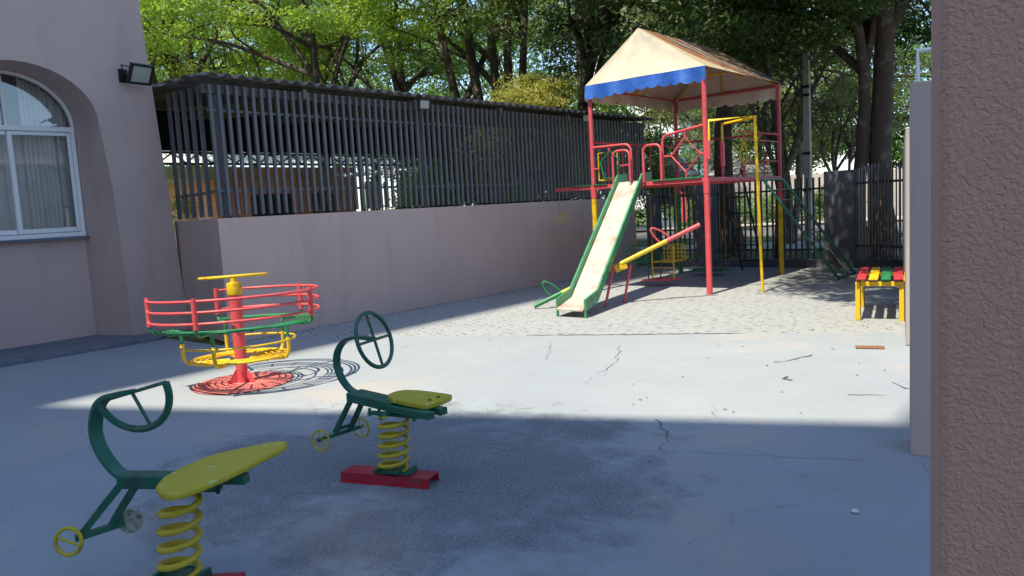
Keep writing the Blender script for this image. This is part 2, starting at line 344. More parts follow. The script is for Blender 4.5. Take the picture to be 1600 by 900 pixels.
# cracks: thin dark filled joints
def ribbon(pts, wd, z=.004, jit=.03, seed=1):
    rnd = random.Random(seed); P = []
    for i in range(len(pts)-1):
        a, b_ = Vector((*pts[i], 0)), Vector((*pts[i+1], 0)); k = max(2, int((b_-a).length/.07))
        for j in range(k):
            p = a.lerp(b_, j/k); P.append(p+Vector((rnd.uniform(-jit, jit), rnd.uniform(-jit, jit), 0)))
    P.append(Vector((*pts[-1], 0))); vs = []; fs = []
    for i, p in enumerate(P):
        t = (P[min(i+1, len(P)-1)]-P[max(i-1, 0)]).normalized(); nn = Vector((-t.y, t.x, 0)); ww = wd*rnd.uniform(.25, 1)
        vs += [p+nn*ww/2+Vector((0, 0, z)), p-nn*ww/2+Vector((0, 0, z))]
        if i: fs.append((2*i-2, 2*i-1, 2*i+1, 2*i))
    return vs, fs
mc = mat('crack_dirt', (.07, .065, .06), .95)
cr = MB()
for k, (pts, wd, jit) in enumerate([
    ([(-5.74, 7.08), (-5.2, 7.30), (-4.6, 7.56), (-3.9, 7.9), (-3.45, 8.1)], .05, .015),
    ([(-2.59, 6.78), (-2.5, 6.95), (-2.41, 7.24)], .03, .02), ([(-2.25, 6.16), (-2.3, 6.3)], .05, .03),
    ([(-1.52, 6.45), (-1.40, 6.3), (-1.37, 6.29)], .02, .02), ([(-1.7, 5.93), (-1.47, 6.02)], .018, .02),
    ([(-2.66, 4.67), (-2.45, 4.45), (-2.33, 4.27), (-2.3, 4.1)], .012, .02),
    ([(-2.27, 4.08), (-3.2, 3.7), (-4.2, 3.25), (-5.2, 2.8)], .006, .012), ([(-2.27, 4.08), (-1.2, 4.5)], .006, .012),
    ([(-4.3, 6.9), (-3.9, 6.2), (-3.8, 5.7)], .010, .03), ([(-5.2, 6.9), (-4.6, 6.0)], .008, .03)]):
    cr.add(*ribbon(pts, wd*.7, .004, jit, k))
tag(cr.build('ground_cracks', mc), kind='structure')
# beyond the fence: verge, street, far verge
def strip(name, y0, y1, z, m): return sheet(name, [(-120, y0), (80, y0), (80, y1), (-120, y1)], z, m)
def dstrip(name, d0, d1, z, m):
    """strip square to direction px 1250"""
    a = yaw + math.atan((800-1230)/1200); dx, dy = -math.sin(a), math.cos(a); rx, ry = dy, -dx
    P = [(dx*d+rx*s, dy*d+ry*s) for d, s in ((d0, -60), (d0, 40), (d1, 40), (d1, -60))]
    return sheet(name, P, z, m)
dstrip('footpath', 21.8, 25.0, .0, M['sidewalk'])
dstrip('road', 28.5, 36, -.002, M['asphalt'])
dstrip('far_footpath', 36.4, 39.6, .1, M['sidewalk'])

# ------------------------------------------------------------------ tower building on the left with arched window
fx, rx = -10.85, -11.55
t = thing('rendered_building', 'tall mauve rendered building with deep arched window recess and slanting corner, at left', 'building', (-12, 2, 0))
def arch2(yc, hw, z0, rise, n=20):
    return [(yc+hw*math.cos(PI*i/n), z0+rise*math.sin(PI*i/n)) for i in range(n+1)]   # right to left
fo = [(4.75, 0)] + [(4.69, 2.0)] + arch2(3.65, .95, 2.95, .73) + [(2.61, 2.0), (2.55, 0)]
bo = [(4.53, 0)] + [(4.535, 2.0)] + arch2(3.70, .835, 2.93, .74) + [(2.87, 2.0), (2.87, 0)]
H_ = 9.5
def edge(z): return 5.56-.055*z
outline = [(edge(0), 0), (edge(H_), H_), (-4, H_), (-4, 0)]
poly = fo + [(-4, 0), (-4, H_), (edge(H_), H_), (edge(0), 0)]
wb = MB()
def yz(pl, x, flip=False):
    vs = [(x, p[0], p[1]) for p in pl]; tr = tessellate_polygon([[Vector((p[0], p[1], 0)) for p in pl]]); fs = []
    for q in tr:
        q = tuple(q); a, b_, c = (pl[i] for i in q)
        if (b_[0]-a[0])*(c[1]-a[1])-(b_[1]-a[1])*(c[0]-a[0]) < 0: q = q[::-1]
        fs.append(q[::-1] if flip else q)
    return vs, fs
wb.add(*yz(poly, fx))
n_ = len(fo); vs = [(fx, *p) for p in fo]+[(rx, *p) for p in bo]
wb.add(vs, [(i, i+1, n_+i+1, n_+i)[::-1] for i in range(n_-1)])
# corner side, back, roof
wb.add([(fx, edge(0), 0), (-15, edge(0), 0), (-15, edge(H_), H_), (fx, edge(H_), H_)], [(0, 1, 2, 3)])
wb.add([(-15, edge(0), 0), (-15, -4, 0), (-15, -4, H_), (-15, edge(H_), H_)], [(0, 1, 2, 3)])
wb.add([(fx, edge(H_), H_), (-15, edge(H_), H_), (-15, -4, H_), (fx, -4, H_)], [(0, 1, 2, 3)])
wb.add([(fx, -4, 0), (-15, -4, 0), (-15, -4, H_), (fx, -4, H_)], [(0, 3, 2, 1)])
wb.add([(rx, 2.8, 0), (rx, 4.6, 0), (rx, 4.6, 1.44), (rx, 2.8, 1.44)], [(0, 1, 2, 3)])
wb.add([(rx, 2.8, 1.44), (rx, 4.6, 1.44), (-11.75, 4.6, 1.44), (-11.75, 2.8, 1.44)], [(0, 1, 2, 3)])
wb.build('wall', M['stucco'], t)
# window
wx = rx+.03
win = MB()
def frame_path(pl, wd, dep, x, mb):
    for i in range(len(pl)-1): mb.bar((x, *pl[i]), (x, *pl[i+1]), dep, wd, up=(0, 0, 1) if abs(pl[i+1][1]-pl[i][1]) < abs(pl[i+1][0]-pl[i][0]) else (0, 1, 0))
fr = MB()
fr.box((wx-.03, 2.87, 1.47), (wx+.03, 4.53, 1.53)); fr.box((wx-.03, 2.87, 2.90), (wx+.035, 4.53, 2.965))
fr.box((wx-.028, 4.475, 1.53), (wx+.028, 4.53, 2.90)); fr.box((wx-.028, 2.87, 1.53), (wx+.028, 2.925, 2.90))
ao = arch2(3.70, .83, 2.965, .70, 28); ai = arch2(3.70, .795, 2.965, .665, 28); k = len(ao)
vs = [(wx+.03, *p) for p in ao]+[(wx+.03, *p) for p in ai]+[(wx-.03, *p) for p in ai]
fr.add(vs, [(i, i+1, k+i+1, k+i)[::-1] for i in range(k-1)]+[(k+i, k+i+1, 2*k+i+1, 2*k+i)[::-1] for i in range(k-1)])
fr.box((wx-.025, 3.685, 2.965), (wx+.025, 3.715, 3.62))
wf = fr.build('window', M['alu'], t, bevel=.004)
sa = MB()
for y0, y1, xo in ((3.70, 4.47, .012), (2.93, 3.74, -.012)):
    for (a0, b0, a1, b1) in ((y0, 1.54, y0+.055, 2.89), (y1-.045, 1.54, y1, 2.89)): sa.box((wx+xo-.010, a0, b0), (wx+xo+.012, a1, b1))
    for (b0, b1) in ((1.54, 1.60), (2.845, 2.89)): sa.box((wx+xo-.008, y0+.05, b0), (wx+xo+.010, y1-.05, b1))
sa.build('sash', M['alu'], wf, bevel=.003)
gp = [(2.92, 1.53), (4.48, 1.53), (4.48, 2.93)] + arch2(3.70, .80, 2.965, .67)+[(2.92, 2.93)]
MB().add(*yz(gp, wx-.012)).build('glass', M['glass'], wf)
cv = []; cf = []; N_ = 120
def cur(mb, y0, y1, z0, z1, x, amp, waves):
    vs = []; fs = []
    for i in range(N_+1):
        y = y0+(y1-y0)*i/N_; xx = x+amp*math.sin(waves*2*PI*i/N_)+amp*.5*math.sin(waves*4.7*PI*i/N_+1)
        ht = z1
        if z1 > 3: ht = 2.93+.72*math.sqrt(max(0, 1-((y-3.7)/.86)**2))
        vs += [(xx, y, z0), (xx+.3*amp*math.sin(i*.9), y, ht)]
        if i: fs.append((2*i-2, 2*i, 2*i+1, 2*i-1))
    mb.add(vs, fs)
cb = MB(); cur(cb, 3.95, 4.52, 1.48, 3.6, rx-.16, .028, 7); cur(cb, 2.88, 3.45, 1.48, 3.6, rx-.16, .028, 6); cur(cb, 3.1, 4.5, 1.48, 2.95, rx-.24, .02, 10)
cb.build('curtain', M['curtain'], wf, smooth=60)
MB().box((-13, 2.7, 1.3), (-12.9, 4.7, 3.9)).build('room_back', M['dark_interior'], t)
MB().box((rx-.02, 2.83, 1.435), (rx+.11, 4.56, 1.467)).build('sill', M['plinth'], t, bevel=.004)
# low plinth along the foot of the building
tag(MB().prism([(-12, -3), (-10.35, -3), (-10.35, 4.9), (-10.9, 5.3), (-12, 5.3)], -.02, .055).build('foot_ledge', M['plinth'], bevel=.01), kind='structure')
# floodlights
def floodlight(c, nrm, s, label, glow=None):
    """head centred at c, front face looking along nrm, size s"""
    r = thing('floodlight', label, 'floodlight', tuple(c), 'black floodlights')
    nrm = Vector(nrm).normalized(); X = Vector((0, 0, 1)).cross(nrm).normalized(); Z = nrm.cross(X)
    Mx = Matrix((( X.x, Z.x, nrm.x, c[0]), (X.y, Z.y, nrm.y, c[1]), (X.z, Z.z, nrm.z, c[2]), (0, 0, 0, 1)))
    MB().prism([(-s*.5, -s*.42), (s*.5, -s*.42), (s*.5, s*.42), (-s*.5, s*.42)], -s*.12, s*.02, Mx).build('housing', M['black'], r, bevel=s*.03)
    rm = MB()
    for a in ((-.5, -.42, .5, -.34), (-.5, .34, .5, .42), (-.5, -.34, -.42, .34), (.42, -.34, .5, .34)):
        rm.prism([(a[0]*s, a[1]*s), (a[2]*s, a[1]*s), (a[2]*s, a[3]*s), (a[0]*s, a[3]*s)], s*.022, s*.07, Mx)
    rm.build('rim', M['black'], r)
    rf = MB(); vs = [Mx @ Vector(p) for p in ((-.41*s, -.33*s, s*.024), (.41*s, -.33*s, s*.024), (.41*s, .33*s, s*.024), (-.41*s, .33*s, s*.024), (-.1*s, -.08*s, s*.045), (.1*s, -.08*s, s*.045), (.1*s, .1*s, s*.045), (-.1*s, .1*s, s*.045))]
    rf.add(vs, [(0, 1, 5, 4), (1, 2, 6, 5), (2, 3, 7, 6), (3, 0, 4, 7), (4, 5, 6, 7)]).build('reflector', M['lamp_glass'], r)
    return r, Mx
r, Mx = floodlight((-10.56, 5.09, 3.60), (.80, .12, -.42), .33, 'black floodlight bracketed on the mauve wall above the arched window')
b_ = MB(); b_.bar((-10.845, 4.98, 3.70), (-10.845, 4.98, 3.52), .12, .02); b_.bar((-10.84, 4.98, 3.62), (-10.64, 5.05, 3.60), .03, .03)
b_.tube([(-10.83, 4.98, 3.68), (-10.76, 4.93, 3.74), (-10.70, 4.98, 3.72), (-10.63, 5.05, 3.66)], .008)
b_.build('bracket', M['black'], r)
for c, lb in (((-8.86, 8.73, 3.22), 'small floodlight under the corrugated roof edge, nearer of the two on the bars'), ((-8.86, 13.28, 3.24), 'small floodlight under the corrugated roof edge, beside the canvas roofed play tower')):
    r, Mx = floodlight(c, (1, -.35, -.2), .19, lb)
    MB().bar((c[0]-.12, c[1], c[2]+.03), (c[0]-.01, c[1], c[2]), .03, .02).build('bracket', M['black'], r)

# ------------------------------------------------------------------ boundary wall + bars + carport
WX = -9.0; WT = 1.60
bw = MB(); bw.prism([(WX, 5.12), (WX, 15.3), (WX-.16, 15.3), (WX-.16, 5.32), (-11.0, 5.75), (-11.0, 5.57)], 0, WT)
tag(bw.build('boundary_wall', M['stucco'], bevel=.006), 'long smooth mauve boundary wall below the dark vertical bars', 'wall')
t = thing('bar_screen', 'screen of tall dark grey vertical bars standing on the mauve boundary wall', 'fence', (WX-.1, 10, WT))
bb = MB(); y = 5.20
rb = random.Random(5)
while y < 15.9:
    j = rb.uniform(-.004, .004); bb.bar((WX-.06+j, y+rb.uniform(-.004, .004), WT+.03), (WX-.06, y, 3.27), .04, .04); y += .1215
for i in range(1, 6): bb.bar((WX-.08-.36*i, 5.19+.082*i, WT+.03), (WX-.08-.36*i, 5.19+.082*i, 3.27+.031*i), .045, .045)
bb.build('bars', M['fence'], t)
MB().box((WX-.105, 5.16, WT+.33), (WX-.083, 15.9, WT+.365)).bar((-10.8, 5.62, WT+.347), (WX-.11, 5.235, WT+.347), .022, .035).build('rail', M['fence'], t)
MB().box((WX-.105, 5.16, 2.94), (WX-.083, 15.9, 2.97)).build('rail', M['fence'], t)
t = thing('carport', 'open carport with corrugated fibre cement roof behind the vertical bars', 'carport', (-12.5, 10, 0))
ys = np.arange(5.06, 16.2, .0225); amp = .028
def roofz(x): return 3.345+.088*(-9-x)
vs = []; fs = []
xs = [-8.90, -16.5]
for i, yy in enumerate(ys):
    q = amp*math.sin(2*PI*yy/.205)
    xe = -16.5 if yy > 5.5 else min(-9.0, -8.9-(yy-5.0)/.5*1.95)
    for x in (-8.90, xe):
        vs += [(x, yy, roofz(x)+q+.035), (x, yy, roofz(x)+q+.027)]
    if i:
        o = 4*i; p = o-4
        fs += [(p, p+2, o+2, o), (p+1, o+1, o+3, p+3), (p, o, o+1, p+1), (p+2, p+3, o+3, o+2)]
M['fibro'] = mat('weathered_fibre_cement', (.20, .185, .165), .9, noise=(5, .45, .6), col2=(.11, .10, .09), bump=(30, .5, .006))
MB().add(vs, fs).build('roof', M['fibro'], t, smooth=60)
bm_ = MB()
for yy in np.arange(6.6, 16.2, 2.1): bm_.bar((-9.02, yy, roofz(-9)-.10), (-16.4, yy, roofz(-16.4)-.10), .06, .14)
bm_.build('rafters', M['beam'], t)
MB().box((WX-.17, 5.14, 3.17), (WX-.11, 16.1, 3.28)).build('fascia_beam', M['beam'], t, bevel=.004)
for yy in (5.36, 8.9, 12.4, 15.6):
    pst = MB(); pst.box((WX-.22, yy-.05, WT), (WX-.13, yy-.01, 3.16)); pst.box((WX-.22, yy+.01, WT), (WX-.13, yy+.05, 3.16)); pst.box((WX-.24, yy-.07, WT+.33), (WX-.11, yy+.07, WT+.37))
    pst.build('post', M['fence'], t)
for yy in (5.4, 9.5, 13.5): MB().box((-16.4, yy, 0), (-16.3, yy+.1, 3.9)).build('post', M['steel'], t)
# near-black sheet added at the rear for shade under the roof; lattice truss
MB().box((-16.5, 5.0, 3.16), (-16.42, 19.5, 4.06)).build('rear_shade_sheet', M['dark_interior'], t)
tr_ = MB(); tr_.bar((-16.2, 5, 3.10), (-16.2, 19.5, 3.10), .05, .05); tr_.bar((-16.2, 5, 2.86), (-16.2, 19.5, 2.86), .05, .05)
yy = 5.0
while yy < 19.3: tr_.bar((-16.2, yy, 2.88), (-16.2, yy+.3, 3.09), .03, .03); tr_.bar((-16.2, yy+.3, 3.09), (-16.2, yy+.6, 2.88), .03, .03); yy += .6
tr_.build('lattice_truss', M['black'], t)
# house behind the carport
t = thing('brick_house', 'salmon walled house with orange brick piers and white sheet awning behind the carport', 'house', (-22, 14, 0))
MB().box((-26, 11.6, 0), (-20.15, 16.4, 3.1)).build('wall', M['salmon'], t)
MB().box((-20.15, 9.0, 2.75), (-20.0, 11.59, 3.1)).box((-24, 9, 2.75), (-20.16, 11.58, 3.1)).build('cream_band', M['white'], t)
for y0 in (11.25, 12.05, 14.15): MB().box((-20.14, y0, 0), (-19.8, y0+.28, 2.74)).build('brick_pier', M['brick'], t)
for y0, y1 in ((12.5, 13.95), (14.6, 15.05)): MB().box((-20.145, y0, 0), (-20.09, y1, 2.3)).build('doorway', M['dark_interior'], t)
MB().box((-20.14, 15.12, 0), (-20.06, 15.5, 2.25)).build('door', M['plinth'], t)
aw = MB(); ya = 6.5; 
vs = []; fs = []
for i in range(220):
    yy = 7+i*.05; q = .03*math.sin(2*PI*yy/.2)
    vs += [(-19.2, yy, 3.10+q), (-21.8, yy, 3.62+q)]
    if i: fs.append((2*i-2, 2*i, 2*i+1, 2*i-1))
aw.add(vs, fs).build('awning_sheet', M['white'], t, smooth=60)
vs = []; fs = []
for i in range(90):
    yy = 14.9+i*.05; q = .05*math.sin(2*PI*yy/.2)
    vs += [(-18.6, yy, 2.72+q+.06*(yy-14.9)), (-19.4, yy, 2.80+q+.06*(yy-14.9))]
    if i: fs.append((2*i-2, 2*i, 2*i+1, 2*i-1))
MB().add(vs, fs).build('low_awning', M['white'], t, smooth=60)
t = MB()
for i in range(7): t.bar((-19.9, 16.5+i*.16, 0), (-19.9, 16.5+i*.16, 2.6), .05, .05)
for z in (.3, 1.8, 2.5): t.bar((-19.93, 16.45, z), (-19.93, 17.5, z), .04, .04)
tag(t.build('white_gate', M['white']), 'narrow white barred gate beside the salmon house wall', 'gate')

# ------------------------------------------------------------------ rear fence
t = thing('railing_fence', 'dark metal railing between grey pillars behind the play tower', 'fence', (-6.5, 15.7, 0))
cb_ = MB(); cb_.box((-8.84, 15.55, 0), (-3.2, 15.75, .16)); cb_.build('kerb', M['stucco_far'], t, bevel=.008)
def rails(x0, x1, y, z0, z1, parent, sp=.118, wd=.035):
    q = MB(); x = x0+sp*.5
    while x < x1: q.bar((x, y, z0), (x, y, z1), wd, wd); x += sp
    q.build('bars', M['steel'], parent)
    for z in (z0+.18, z1-.22): MB().box((x0, y+wd*.5+.003, z-.02), (x1, y+wd*.5+.025, z+.02)).build('rail', M['steel'], parent)
rails(-8.6, -7.66, 15.65, .17, 1.78, t); rails(-7.2, -4.92, 15.65, .17, 1.78, t)
for x0, x1, hh in ((-8.84, -8.6, 1.66), (-7.66, -7.2, 1.82), (-4.90, -4.33, 1.88)):
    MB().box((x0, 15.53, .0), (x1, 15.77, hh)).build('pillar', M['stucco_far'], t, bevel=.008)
t = thing('bar_gate', 'dense dark vertical bar panel between the wide grey pillar and the right wall', 'gate', (-3.9, 15.5, 0))
q = MB(); m_ = 16
for k in range(m_):
    x = -4.28+k*.068; yk = 15.62-.55*(k/m_); q.bar((x, yk, .17), (x, yk, 1.90+.07*math.sin(PI*k/m_)), .05, .014 if k % 3 else .03)
q.build('bars', M['fence'], t)
for z in (.42, 1.62): MB().bar((-4.33, 15.68, z), (-3.2, 15.10, z), .025, .045).build('rail', M['steel'], t)
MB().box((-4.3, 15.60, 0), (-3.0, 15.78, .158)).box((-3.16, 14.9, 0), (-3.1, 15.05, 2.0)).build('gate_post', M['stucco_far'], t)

# ------------------------------------------------------------------ right boundary wall: stepped rendered piers
wd_ = norm((-.2285, 1, 0)); pr = np.array((wd_[1], -wd_[0], 0))
def wpt(s, o, z=0): # s measured as y along the left face line, o offset to the right
    base = np.array((.055-.2285*s, s, 0)); return tuple(base+pr*o+np.array((0, 0, z)))
def pier(name, s0, s1, z, wid, m, label, sh=0):
    P = [wpt(s0, sh), wpt(s0, wid), wpt(s1, wid), wpt(s1, sh)]
    return tag(MB().prism([(p[0], p[1]) for p in P], 0, z).build(name, m, bevel=.012), label, 'wall')
pier('right_wall_front', 1.26, 1.62, 4.2, 1.6, M['stucco_rough'], 'near rough textured mauve wall filling the right edge', -.001)
pier('right_wall_pier', 4.72, 5.0, 2.10, 1.5, M['stucco'], 'mauve wall pier with white pipe hoop on top, seen past the rough wall').name = 'wall_pier'
bpy.data.objects['right_wall_front'].name = 'rough_wall'
pier('side_wall', 8.0, 16.5, 2.08, .22, M['stucco'], 'thin pale edge of the far right wall behind the yellow bench')
bpy.data.objects['side_wall'].data.materials[0] = mat('pale_grey_render', (.40, .38, .36), .9, noise=(3, .4, .7), col2=(.33, .31, .30))
a = wpt(4.86, .04, 2.10); b2 = wpt(4.86, .34, 2.10)
tag(MB().tube([a, (a[0], a[1], 2.285), (b2[0], b2[1], 2.285), b2], .014).build('pipe_hoop', M['alu'], smooth=50), 'small white square pipe hoop on top of the mauve pier', 'pipe')
g_ = wpt(1.20, .02, 0)
t = MB(); t.lathe([(0, 0), (.022, .01), (.026, .04), (.02, .5), (0, .5)], (g_[0]-.016, g_[1]+.05, 1.98), 16)
tag(t.build('wall_lamp', M['alu'], smooth=50), 'pale rounded fitting on the top corner of the rough near wall', 'lamp')

# ------------------------------------------------------------------ tall building behind the camera (shades the yard) and neighbour
u2 = Vector((cdir[0], cdir[1], 0)); n2 = Vector((-cdir[1], cdir[0], 0))
def storeyed(name, label, pts, h, m, nst, loc):
    t = thing(name, label, 'building', loc)
    MB().prism(pts, 0, h).build('wall', m, t)
    return t
p0 = Vector((-7.83, -9.80, 0)); L_ = 11
pts = [p0, p0+u2*L_, p0+u2*L_-n2*12, p0-n2*12]; pts = [(p.x, p.y) for p in pts][::-1]
t = storeyed('apartment_block', 'tall plain apartment block behind the photographer, shading the yard', pts, 25, M['cream'], 8, (0, -12, 0))
def win_pts(a): return [((a+n2*.02).x, (a+n2*.02).y), ((a+n2*.02+u2*1.6).x, (a+n2*.02+u2*1.6).y), ((a+n2*.06+u2*1.6).x, (a+n2*.06+u2*1.6).y), ((a+n2*.06).x, (a+n2*.06).y)]
w0 = MB().prism(win_pts(p0+u2*2), 1.2, 2.6).build('window', M['dark_interior'], t)
for k in range(8):
    for j in range(2):
        if k or j:
            o = w0.copy(); COL.objects.link(o); o.parent = t; o.location = u2*4*j+Vector((0, 0, 3*k))
t = thing('apartment_tower', 'taller apartment tower behind the photographer at left', 'building', (-10.8, -15, 0))
MB().box((-14, -22, 0), (-7.6, -10.6, 54)).build('wall', M['cream'], t)
t = thing('apartment_wing', 'taller wing of the apartment block behind the photographer at right', 'building', (1, -12, 0))
MB().box((-1.22, -18, 0), (7, -6.6, 27.5)).build('wall', M['cream'], t)
t = thing('neighbour_house', 'low cream house beyond the right wall with white louvred window ledges', 'house', (8, 9, 0))
MB().box((6, 3, 0), (12, 17, 5)).build('wall', M['cream'], t)
q = MB()
for z in (1.4, 2.2, 3.0, 3.8): q.box((5.85, 6, z), (5.99, 14, z+.08))
q.build('ledge', M['white'], t)

# ------------------------------------------------------------------ spring riders
def spring_pts(c, r, z0, z1, turns, lean=(0, 0), n=26):
    P = []; N = int(turns*n)
    for i in range(N+1):
        a = 2*PI*i/n; f_ = i/N; P.append((c[0]+r*math.cos(a)+lean[0]*f_, c[1]+r*math.sin(a)+lean[1]*f_, z0+(z1-z0)*f_))
    return P
def channel(mb, a, b, wd, ht, th=.006):
    a = Vector(a); b = Vector(b); d = (b-a).normalized(); s = Vector((-d.y, d.x, 0))
    z = Vector((0, 0, 1))
    mb.bar(a+z*(ht-th/2), b+z*(ht-th/2), wd, th)
    for k in (-1, 1):
        mb.bar(a+s*k*(wd/2-th/2)+z*(ht-th)/2, b+s*k*(wd/2-th/2)+z*(ht-th)/2, th, ht-th-.002)
        mb.bar(a+s*k*(wd/2+.008)+z*.003, b+s*k*(wd/2+.008)+z*.003, .016, .006)
def spoked(c, axis, r, tr, nsp, mb, a0=0):
    A = Vector(axis).normalized(); u = Vector((0, 0, 1)); u = (u-A*u.dot(A)).normalized(); v = A.cross(u); c = Vector(c)
    mb.tube([c+(u*math.cos(2*PI*i/28)+v*math.sin(2*PI*i/28))*r for i in range(28)], tr, 8, closed=True)
    for k in range(nsp):
        a = a0+2*PI*k/nsp; mb.tube([c, c+(u*math.cos(a)+v*math.sin(a))*r], tr*.7, 6)
    return u, v
def slab(poly, z0, z1, mb, M_=None): mb.prism(poly, z0, z1, M_)
# rider with full steering wheel
def rider_far():
    t = thing('spring_rider', 'spring rider with full round steering wheel, square yellow seat and red channel base', 'spring rider', (-3.34, 2.83, 0), 'spring riders')
    m = MB(); channel(m, (-3.64, 2.74, 0), (-3.10, 2.93, 0), .13, .055); m.build('base_channel', M['darkred'], t)
    m = MB(); Mz = Matrix.Translation((-3.33, 2.85, -.010)) @ Matrix.Rotation(math.radians(19), 4, 'Z')
    m.box((-.12, -.05, .068), (.12, .05, .078), Mz); m.box((-.05, -.075, .079), (.05, .075, .088), Mz)
    for sx in (-1, 1): m.bar(Mz @ Vector((sx*.10, -.06, .083)), Mz @ Vector((sx*.10, .06, .083)), .02, .02)
    m.build('spring_clamp', M['dkgreen'], t)
    m = MB(); m.tube(spring_pts((-3.35, 2.85), .080, .065, .405, 5.8, (.045, 0)), .0125, 10); m.build('spring', M['lime'], t, smooth=60)
    m = MB(); m.bar((-3.46, 2.80, .405), (-3.12, 2.88, .405), .05, .012); m.bar((-3.33, 2.76, .415), (-3.30, 2.94, .415), .05, .012)
    for p in ((-3.46, 2.80), (-3.14, 2.85), (-3.33, 2.77), (-3.40, 2.82)): m.tube([(p[0], p[1], .385), (p[0], p[1], .43)], .009, 6)
    m.build('top_clamp', M['dkgreen'], t)
    m = MB(); m.bar((-3.72, 2.90, .455), (-3.30, 2.885, .445), .12, .055); m.bar((-3.32, 2.94, .442), (-2.98, 2.93, .442), .055, .04); m.bar((-3.32, 2.84, .442), (-2.98, 2.83, .442), .055, .04)
    m.build('beam', M['dkgreen'], t, bevel=.004)
    # seat plate: rounded square tail
    P = [(-.24, 0), (-.235, .05), (-.20, .10), (-.12, .135), (0, .15), (.12, .155), (.17, .15), (.19, .11), (.20, 0), (.19, -.11), (.17, -.15), (.12, -.155), (0, -.15), (-.12, -.135), (-.20, -.10), (-.235, -.05)]
    P = P[::-1]
    m = MB(); Ms = Matrix.Translation((-3.20, 2.955, .468)) @ Matrix.Rotation(math.radians(6), 4, 'Z') @ Matrix.Rotation(math.radians(2), 4, 'Y')
    m.prism([(p[0]*.85, p[1]*.80) for p in P], 0, .028, Ms); m.build('seat', M['seat_yellow'], t, bevel=.009, smooth=35)
    for bx_, by_ in ((-3.27, 2.93), (-3.09, 2.93), (-3.27, 3.0), (-3.09, 3.0)): MB().lathe([(0, .006), (.009, .005), (.010, 0)], (bx_, by_, .493), 8).build('bolt', M['black'], t)
    # curved neck: flat bar
    cx, cz = -3.655, .655
    pts = [(-3.68, 2.90, .47), (-3.76, 2.90, .49), (-3.83, 2.90, .55), (-3.865, 2.90, .63), (-3.85, 2.90, .71), (-3.79, 2.90, .775), (-3.70, 2.90, .81), (-3.60, 2.90, .82), (-3.50, 2.90, .818)]
    S_ = smooth_path(pts, 5); m = MB(); flat(m, S_, .045, .018, (0, 1, 0)); m.build('neck', M['dkgreen'], t, smooth=50)
    m = MB(); ax = Vector((1, .28, .30)); spoked((-3.49, 2.90, .815), ax, .165, .0125, 4, m, .0); m.build('steering_wheel', M['dkgreen'], t, smooth=60)
    m = MB(); m.bar((-3.72, 2.88, .44), (-3.86, 2.84, .215), .022, .03); m.bar((-3.66, 2.92, .43), (-3.83, 2.93, .21), .022, .03)
    m.bar((-3.85, 2.70, .205), (-3.85, 3.05, .205), .022, .022)
    m.bar((-3.84, 2.84, .24), (-3.84, 2.96, .24), .02, .02); m.build('footrest', M['dkgreen'], t, bevel=.002)
    for yy in (2.72, 3.03):
        m = MB(); spoked((-3.845, yy, .20), (.3, -1, 0), .062, .006, 4, m, .2); m.lathe([(0, -.012), (.012, -.012), (.012, .012), (0, .012)], (-3.85, yy, .205), 10); m.build('wheel', M['lime'], t, smooth=50)
def smooth_path(P, k):
    P = [Vector(p) for p in P]; out = []
    for i in range(len(P)-1):
        a, b, c, d = P[max(i-1, 0)], P[i], P[i+1], P[min(i+2, len(P)-1)]
        for j in range(k):
            s = j/k; out.append(.5*((2*b)+(c-a)*s+(2*a-5*b+4*c-d)*s*s+(3*b-a-3*c+d)*s**3))
    out.append(P[-1]); return out
def flat(mb, P, wd, th, side):
    s = Vector(side).normalized(); vs = []; fs = []
    for i, p in enumerate(P):
        t_ = (P[min(i+1, len(P)-1)]-P[max(i-1, 0)]).normalized(); n = t_.cross(s).normalized()
        vs += [p+s*wd/2+n*th/2, p-s*wd/2+n*th/2, p-s*wd/2-n*th/2, p+s*wd/2-n*th/2]
        if i:
            o = 4*i; q = o-4; fs += [(q+k_, q+(k_+1) % 4, o+(k_+1) % 4, o+k_) for k_ in range(4)]
    fs += [(3, 2, 1, 0), tuple(4*(len(P)-1)+k_ for k_ in range(4))]
    mb.add(vs, fs)
rider_far()
